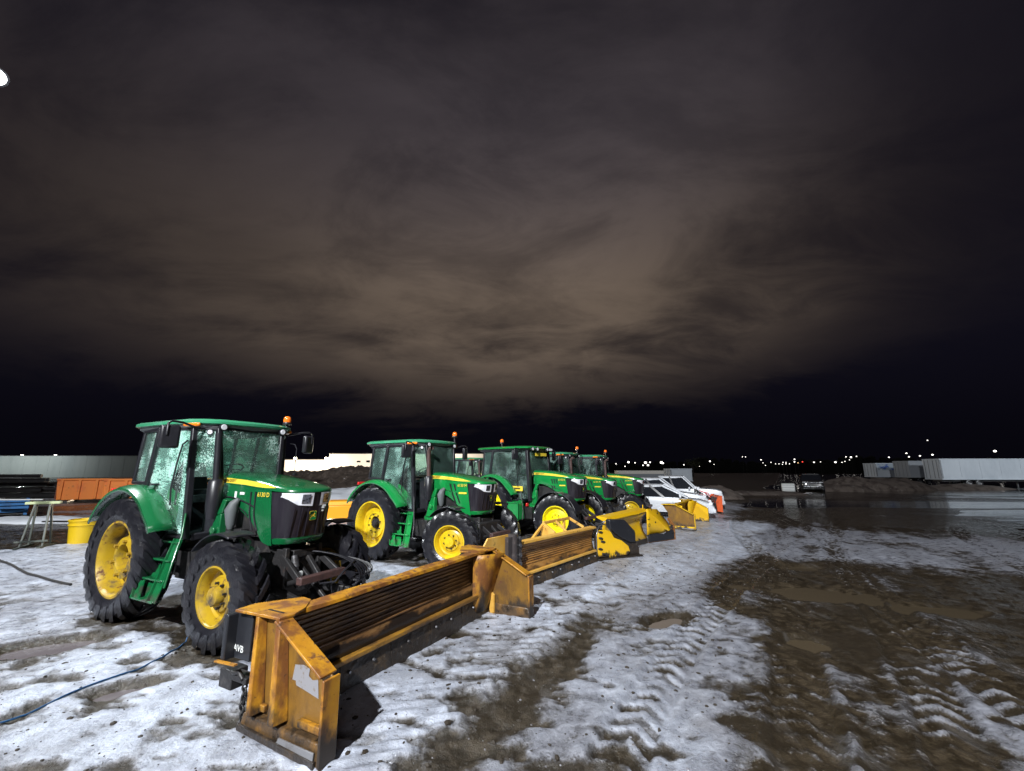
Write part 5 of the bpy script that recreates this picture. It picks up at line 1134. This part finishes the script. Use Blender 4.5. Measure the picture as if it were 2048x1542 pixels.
clods('mud_crumbs', 'mud_dark', 500, 9, 'dark crumbs of mud on the snow left of the nearest plow', along(-5.5, -1.0, -6.0, -2.6), .006, .022)

# ------------------------------------------------------------------ buildings
def building(name, x0, x1, y0, y1, z0, z1, wall, label, windows=(), rail=True):
    root = empty(name, ((x0+x1)/2, y0, z0)); w = (x1-x0)/2; h = z1-z0
    b = MB(); b.bb(-w, w, 0, y1-y0, 0, h); b.build('wall', wall, root)
    r = MB(); r.bb(-w-.15, w+.15, -.15, y1-y0+.15, h+.003, h+.18); r.build('roof_edge', 'roof_dark', root)
    for wx, wz, ww, wh in windows:
        f = MB(); f.box((wx, -.05, wz), (ww, .10, wh)); fo = f.build('window', 'window_dark', root); p = MB(); p.box((wx, -.12, wz), (ww*.8, .03, wh*.7)); p.build('pane', 'car_glass', fo)
    tag(root, label, 'building'); return root
building('warehouse', -190, -113, 138, 168, -.5, 6.35, 'wall_grey', 'long low grey warehouse wall behind the orange skips')
for k, x in enumerate((-167.5, -155.8, -145.2)):
    root = empty('wall_lamp', (x, 137.4, 6.5)); b = MB(); b.tube([(0, .6, 0), (0, 0, .25), (0, -.5, .25)], .08, 8); b.build('bracket', 'pole_metal', root); b = MB(); b.box((0, -.5, .15), (.55, .5, .2)); b.build('lamp_head', 'lamp_far', root, bevel=.05)
    l = bpy.data.lights.new('wall_lamp_beam', 'POINT'); l.energy = 3600; l.color = (.92, 1., .97); l.shadow_soft_size = .4; lo = bpy.data.objects.new('wall_lamp_beam', l); C.objects.link(lo); lo.parent = root; lo.location = (0, -9, -.6)
    tag(root, ('leftmost', 'middle', 'rightmost')[k]+' of three small lamps on the grey warehouse roof edge', 'lamp', 'lamps along the grey warehouse roof')
wh = bpy.data.objects['warehouse']; rm_ = MB(); rm_.bb(-.05, .05, -.02, -.002, .0, 6.7); rme = rm_.mesh('wall_rib', 'wall_grey')
for k in range(19): o = put('wall_rib', rme, wh); o.location = (-36.5+4.0*k, 0, 0)
building('lit_hall', -50.5, -8, 119, 150, -.5, 6.35, 'wall_white', 'long white hall lit bright by floodlights, taller part with two small windows', [(-13.0, 4.75, .95, .42), (-10.4, 4.8, .95, .55), (-1.0, 4.8, .9, .5), (6.0, 4.8, .9, .5)])
building('lit_annex', -75, -50.6, 120, 148, -.5, 4.75, 'wall_white', 'low white annex of the lit hall behind the nearest tractor cab')
for x, z in ((-59.2, 5.2), (-50.6+.0, 5.15)):
    root = empty('floodlight', (x, 118.6, z)); b = MB(); b.beam((0, .9, -.3), (0, -.9, .1), .1, .1); b.build('bracket', 'pole_metal', root); b = MB(); b.box((0, -.95, -.1), (.7, .35, .5)); b.build('lamp_head', 'lamp_wall', root, bevel=.05)
    l = bpy.data.lights.new('floodlight_beam', 'SPOT'); l.energy = 75000; l.color = (1., .82, .58); l.shadow_soft_size = .3; l.spot_size = R(62); l.spot_blend = .7; lo = bpy.data.objects.new('floodlight_beam', l); C.objects.link(lo); lo.parent = root; lo.location = (0, -2.2, -.3); lo.rotation_euler = Vector((.36, -1, -.05)).to_track_quat('-Z', 'Y').to_euler()
    l = bpy.data.lights.new('wall_wash', 'POINT'); l.energy = 5200; l.color = (1., .84, .66); l.shadow_soft_size = .6; lo = bpy.data.objects.new('wall_wash', l); C.objects.link(lo); lo.parent = root; lo.location = (0, -6, -3.4)
    tag(root, 'glaring warm floodlight over the lit annex, the left of two' if x < -55 else 'glaring warm floodlight where the lit annex meets the tall hall, the right of two', 'floodlight', 'floodlights of the lit hall')
l = bpy.data.lights.new('assumed_hall_fill', 'POINT'); l.energy = 9000; l.color = (1., .90, .76); l.shadow_soft_size = .3; lo = bpy.data.objects.new('assumed_hall_fill', l); C.objects.link(lo); lo.location = (-30, 110, 6)  # assumed point light added to brighten the hall wall, no lamp stands there
l = bpy.data.lights.new('assumed_hall_fill', 'POINT'); l.energy = 4000; l.color = (1., .86, .68); l.shadow_soft_size = .3; lo = bpy.data.objects.new('assumed_hall_fill', l); C.objects.link(lo); lo.location = (-16, 110, 6)  # second added point of this kind, weaker, also without a lamp body

# ------------------------------------------------------------------ trailers and the right side
def trailer(name, L, H, zb, paint, label, wheels=(), band=None, grp='trailers parked at the far right'):
    root = empty(name); b = MB(); b.bb(0, L, 0, 2.5, zb, zb+H); b.build('box', paint, root, bevel=.03)
    for z in (zb+.06, zb+H-.05): r = MB(); r.bb(-.03, L+.03, -.05, 2.55, z-.07, z+.07); r.build('rail', 'trailer_white' if paint == 'trailer_white' else 'trailer_grey', root)
    for x in (-.0, .12) if True else (): r = MB(); r.bb(x-.05, x+.05, -.045, .0, zb+.13, zb+H-.12); r.build('corner_post', 'trailer_grey', root)
    for y in (.02, 1.26): r = MB(); r.bb(-.05, -.001, y, y+1.22, zb+.14, zb+H-.13); d_ = r.build('rear_door', paint, root, bevel=.01); r = MB(); r.tube([(-.08, y+.35, zb+.16), (-.08, y+.35, zb+H-.16)], .025, 6); r.build('lock_rod', 'grey_steel', d_); r = MB(); r.tube([(-.08, y+.9, zb+.16), (-.08, y+.9, zb+H-.16)], .025, 6); r.build('lock_rod', 'grey_steel', d_)
    n = int(L/2.4)
    for k in range(1, n): r = MB(); r.bb(L*k/n-.02, L*k/n+.02, -.02, 0, zb+.14, zb+H-.13); r.build('panel_seam', paint, root)
    if band: r = MB(); r.bb(.3, L-.2, -.03, -.001, zb+H*.5, zb+H*.97); r.build('printed_panel', band, root)
    r = MB(); r.bb(.4, L-.4, .6, 1.9, zb-.25, zb-.01); r.build('chassis', 'dark_steel', root)
    for x in wheels:
        for y in (.15, 2.1):
            e = empty('wheel', (x, y, .5), 0, root); MB().lathe([(.28, -.12), (.42, -.13), (.5, -.08), (.5, .08), (.42, .13), (.28, .13)], 24).build('tyre', 'rubber', e, smooth=50); MB().lathe([(.29, -.11), (.2, -.03), (0, -.03)], 18).build('rim', 'steel', e, smooth=40)
    for y in (.4, 2.1): r = MB(); r.bb(L*.75, L*.75+.12, y-.06, y+.06, 0, zb-.01); r.build('landing_leg', 'grey_steel', root)
    tag(root, label, 'trailer', grp); return root
ta = trailer('box_trailer', 15.5, 2.75, 1.0, 'trailer_white', 'long white box trailer at the right edge, nearest of the trailers', (3.4, 4.7)); ta.location = (57.6, 58.2, -.24); ta.rotation_euler = (0, 0, -.04)
tb = trailer('box_trailer', 8.5, 2.45, 1.15, 'trailer_grey', 'grey box trailer between the long white trailer and the printed one', (1.5, 2.8)); tb.location = (59.8, 65.2, -.24); tb.rotation_euler = (0, 0, .05)
tc_ = trailer('box_trailer', 7.6, 2.35, 1.05, 'trailer_white', 'small white trailer with a smudged blue printed panel', (1.5, 2.8), 'trailer_print'); tc_.location = (62.6, 74.5, -.24); tc_.rotation_euler = (0, 0, .03)
lump('rubble_heap', 'rubble', (42.5, 51.5, -.4), (7.5, 3.0), 1.75, 15, 'heap of earth and rubble before the small trailers', 'rubble heap', fr=.8)
lump('rubble_heap', 'rubble', (36.2, 48.5, -.4), (4.0, 2.0), .95, 19, 'low grey rubble heap right of the dark pickup', 'rubble heap')
lump('rubble_heap', 'rubble', (54.5, 53.5, -.4), (7.5, 2.2), .75, 23, 'flat strip of rubble under the long white trailer', 'rubble heap')
lump('rubble_heap', 'rubble', (16.6, 35.5, -.35), (2.2, 1.6), 1.05, 27, 'brown rubble heap just right of the orange truck plow', 'rubble heap')
lump('rubble_heap', 'rubble', (23.3, 41.0, -.4), (5.5, 1.6), .55, 31, 'long low ridge of rubble across the wet yard', 'rubble heap')
def dark_pickup():
    root = vehicle('dark_pickup', [(-2.0, 1.1, .97), (-.2, 1.1, .98), (.0, 1.16, 1), (1.9, 1.18, 1), (2.2, 1.2, .99), (3.2, 1.16, .97), (3.5, 1.08, .94), (3.58, .8, .9)], 1.15, 1.88, 2.0, (-2.0, 3.58), dict(cab=(.0, .15, 1.45, 2.15), pillars=(.0, .48), lampz=.98, doors=(.9, 1.9)), (-.6, 2.75), 'car_black')
    k = MB(); k.box((3.66, 0, .58), (.08, 1.75, .14)); k.build('chrome_bumper', 'chrome', root, bevel=.03); k = MB(); k.box((3.64, 0, .98), (.04, 1.5, .05)); k.build('chrome_bar', 'chrome', root)
    k = MB(); k.box((3.715, 0, .58), (.02, .42, .10)); k.build('number_plate', 'decal_white', root); return root
dp = dark_pickup(); dp.location = (33.3, 48.6, -.24); dp.rotation_euler = (0, 0, -2.12); tag(dp, 'dark pickup truck facing the camera beside the far meltwater', 'pickup truck')
def tank():
    root = empty('liquid_tank', (28.7, 45.4, -.24), -.5)
    b = MB(); b.box((0, 0, .50), (1.15, 1.0, .80)); b.build('tank', 'decal_white', root, bevel=.08)
    for z in (.25, .5, .75): r = MB(); r.box((0, 0, z), (1.22, 1.07, .03)); r.build('cage_bar', 'steel', root)
    b = MB(); b.box((0, 0, .05), (1.2, 1.05, .1)); b.build('pallet', 'dark_steel', root); return root
tag(tank(), 'white caged liquid tank left of the dark pickup', 'tank')
def flatbed(): 
    root = empty('long_trailer', (19.6, 80, -.25)); b = MB(); b.bb(0, 11.5, 0, 2.5, .75, 1.55); b.build('side', 'trailer_grey', root); b = MB(); b.bb(-.05, 11.55, -.05, 2.55, 1.553, 2.15); b.build('top_band', 'wall_white', root)
    for x in (1.5, 2.8): e = empty('wheel', (x, .15, .5), 0, root); MB().lathe([(.0, -.12), (.42, -.13), (.5, -.08), (.5, .08), (0, .13)], 20).build('tyre', 'rubber', e, smooth=50)
    tag(root, 'low trailer with a white top band behind the last tractor', 'trailer')
flatbed()
wt = trailer('box_trailer', 3.0, 1.7, .75, 'trailer_white', 'small white box trailer behind the white pickup roof', (.8,)); wt.location = (21.9, 60, -.25)
for k in (): pass

# ------------------------------------------------------------------ far lights, woods, tree, the yard light pole
def lamp_post(x, y, z, col='lamp_far', r=.28, lab='street lamp far across the dark land', grp='far street lamps on the skyline'):
    root = empty('street_lamp', (x, y, -.5)); b = MB(); b.tube([(0, 0, 0), (0, 0, z+.5)], [.09, .06], 6); b.build('pole', 'dark_steel', root)
    b = MB(); b.lathe([(0, -.8*r), (.7*r, -.55*r), (r, 0), (.7*r, .55*r), (0, .8*r)], 8, (0, 0, z+.5+.3*r), 'z'); b.build('lamp_head', col, root, smooth=80); tag(root, lab, 'street lamp', grp); return root
F_, TH_ = 850., .1955
def at_px(u, v, Y):
    dx, du = (u-1024)/F_, (771-v)/F_; d = Vector((dx, math.cos(TH_)-du*math.sin(TH_), math.sin(TH_)+du*math.cos(TH_))); t = Y/d.y; return dx*t, Y, CAM_H + d.z*t
rnd = random.Random(5)
spec = [(1232, 928, 1.2), (1257, 925, 2.6), (1250, 933, 1.2), (1270, 926, 1.4), (1291, 926, 3.2), (1296, 931, 2.6), (1300, 925, 1.8), (1286, 931, 1.6), (1323, 926, 3.4), (1326, 927, 2.0), (1368, 930, 1.5), (1399, 933, 1.), (1420, 923, 1.9), (1428, 929, .9), (1485, 914, 1.), (1491, 914, 1.), (1522, 920, 1.3), (1526, 926, .9), (1531, 931, .9), (1542, 925, 1.), (1551, 928, .9), (1558, 928, 1.), (1565, 929, .9), (1566, 925, 1.), (1572, 925, .9), (1572, 928, 1.), (1579, 928, 1.), (1589, 919, 1.5), (1589, 924, 1.5), (1596, 926, 1., 'w'), (1605, 924, 1.4, 'r'), (1628, 925, 1.6), (1641, 924, .9), (1651, 925, 1.), (1671, 925, 2.2), (1684, 925, 1.), (1690, 923, 1.), (1692, 914, 1.2), (1702, 915, 2.), (1699, 920, .9), (1713, 913, 1.2), (1778, 915, 1.5), (1813, 907, 1.6), (1818, 914, 1.6), (1840, 912, 1.7), (1865, 910, 2.), (1855, 881, 1.2), (1990, 903, 2.9)]
for s_ in spec:
    u, v, k = s_[:3]; col = {'w': 'lamp_far_warm', 'r': 'lamp_far_red'}.get(s_[3] if len(s_) > 3 else '', 'lamp_far'); Y = 230 + rnd.random()*60
    x, y, z = at_px(u, v, Y); lamp_post(x, y, z, col, .26*k*Y/260)
# far wood line: ragged dark strip round the horizon
def far_wood():
    v = []; f = []; rnd = np.random.RandomState(3); n = 900
    for i in range(n):
        a = R(-75 + 150*i/n) ; r = 330 + 60*vnoise(np.array([i*.05]), np.array([0.]), 2)[0]; h = 6 + 7*fbm(np.array([i*.035]), np.array([1.]), 3, 4)[0]
        x, y = r*math.sin(a), r*math.cos(a); w = 1.6+rnd.rand()*1.6; hh = h*(.6+.6*rnd.rand())
        b = len(v); c = [(x+w*math.cos(t)*(1 if q else .7), y+w*math.sin(t)*(1 if q else .7), -1 + hh*(.0, .55, .9)[q]) for q in (0, 1, 2) for t in np.linspace(0, 2*math.pi, 6)[:-1]]
        c = [(p[0]+(rnd.rand()-.5)*.8, p[1], p[2]+(rnd.rand()-.5)*.8) for p in c]; v += c + [(x, y, -1+hh)]
        for q in (0, 1):
            for k in range(5): f.append((b+q*5+k, b+q*5+(k+1) % 5, b+q*5+5+(k+1) % 5, b+q*5+5+k))
        for k in range(5): f.append((b+10+k, b+10+(k+1) % 5, b+15))
    o = MB().add(v, f).build('far_woods', 'woods'); tag(o, 'dark far wood along the horizon', None, None, 'stuff')
far_wood()
def bare_tree(x, y, H, label):
    root = empty('tree', (x, y, -.5)); t = MB(); t.tube([(0, 0, 0), (.1, 0, H*.3), (0, .1, H*.6)], [.35, .25, .12], 8); rnd = random.Random(int(x)); tips = []
    for k in range(9):
        a = rnd.random()*6.28; z0 = H*(.25+.35*rnd.random()); r = H*.3*(.5+.5*rnd.random()); p = (r*math.cos(a), r*math.sin(a), z0+H*.28); t.tube([(0, 0, z0), (p[0]*.5, p[1]*.5, z0+H*.17), p], [.12, .07, .03], 5); tips.append(p)
    t.build('trunk', 'bark', root); c = MB()
    for k in range(420):
        p = Vector(rnd.choice(tips)) + Vector((rnd.gauss(0, H*.10), rnd.gauss(0, H*.10), rnd.gauss(.3, H*.09))); d = Vector((rnd.gauss(0, 1), rnd.gauss(0, 1), rnd.gauss(0, 1))).normalized()*H*.028; e = d.cross(Vector((rnd.gauss(0, 1), rnd.gauss(0, 1), 1))).normalized()*H*.02; c.add([p-d, p+e, p+d, p-e], [(0, 1, 2, 3)])
    c.build('crown', 'leaf', root); tag(root, label, 'tree')
l = bpy.data.lights.new('trailer_fill_spot', 'SPOT'); l.energy = 26000; l.color = (.88, .95, 1.); l.shadow_soft_size = .4; l.spot_size = R(52); l.spot_blend = .8; lo = bpy.data.objects.new('trailer_fill_spot', l); C.objects.link(lo); lo.location = (78, 22, 10); lo.rotation_euler = (Vector((63, 60, 3)) - lo.location).to_track_quat('-Z', 'Y').to_euler()  # unseen spot added off frame to brighten the trailers, no lamp stands there
x, y, z = at_px(1384, 926, 150); bare_tree(x, y, 6.5, 'dim leafy tree on the skyline above the white pickup')
# the yard lamp whose head just enters the picture at the upper left corner
def yard_lamp():
    x, y, z = -12.04, 8.3, 11.0
    root = empty('yard_lamp', (x-.5, y+.35, -.02)); b = MB(); b.tube([(0, 0, 0), (0, 0, z-.2), (.05, -.03, z+.12), (.3, -.2, z+.2)], [.14, .09, .06, .05], 12); b.build('pole', 'pole_metal', root, smooth=50)
    d = Vector((.62, -.25, -.75)).normalized(); c = Vector((.5, -.35, z+.08)); q = d.to_track_quat('-Z', 'Y').to_matrix()
    h = MB(); h.tube([c - d*.16, c - d*.12, c - d*.02, c], [.06, .14, .22, .235], 24); h.build('housing', 'pole_metal', root, smooth=50)
    g = MB(); g.tube([c + d*.004, c + d*.03, c + d*.05], [.19, .17, .10], 24); g.build('lamp_glass', 'lamp_glow', root, smooth=50)
    l = bpy.data.lights.new('yard_lamp_beam', 'SPOT'); l.energy = LAMP_W; l.spot_size = R(150); l.spot_blend = .6; l.shadow_soft_size = .22; l.color = (.90, .96, 1.); lo = bpy.data.objects.new('yard_lamp_beam', l); C.objects.link(lo); lo.parent = root; lo.location = c + d*.25; lo.rotation_euler = Vector((.75, .0, -.75)).to_track_quat('-Z', 'Y').to_euler()
    tag(root, 'bright yard lamp on a tall pole at the upper left corner of the sky', 'yard lamp')
LAMP_W = 7500
yard_lamp()
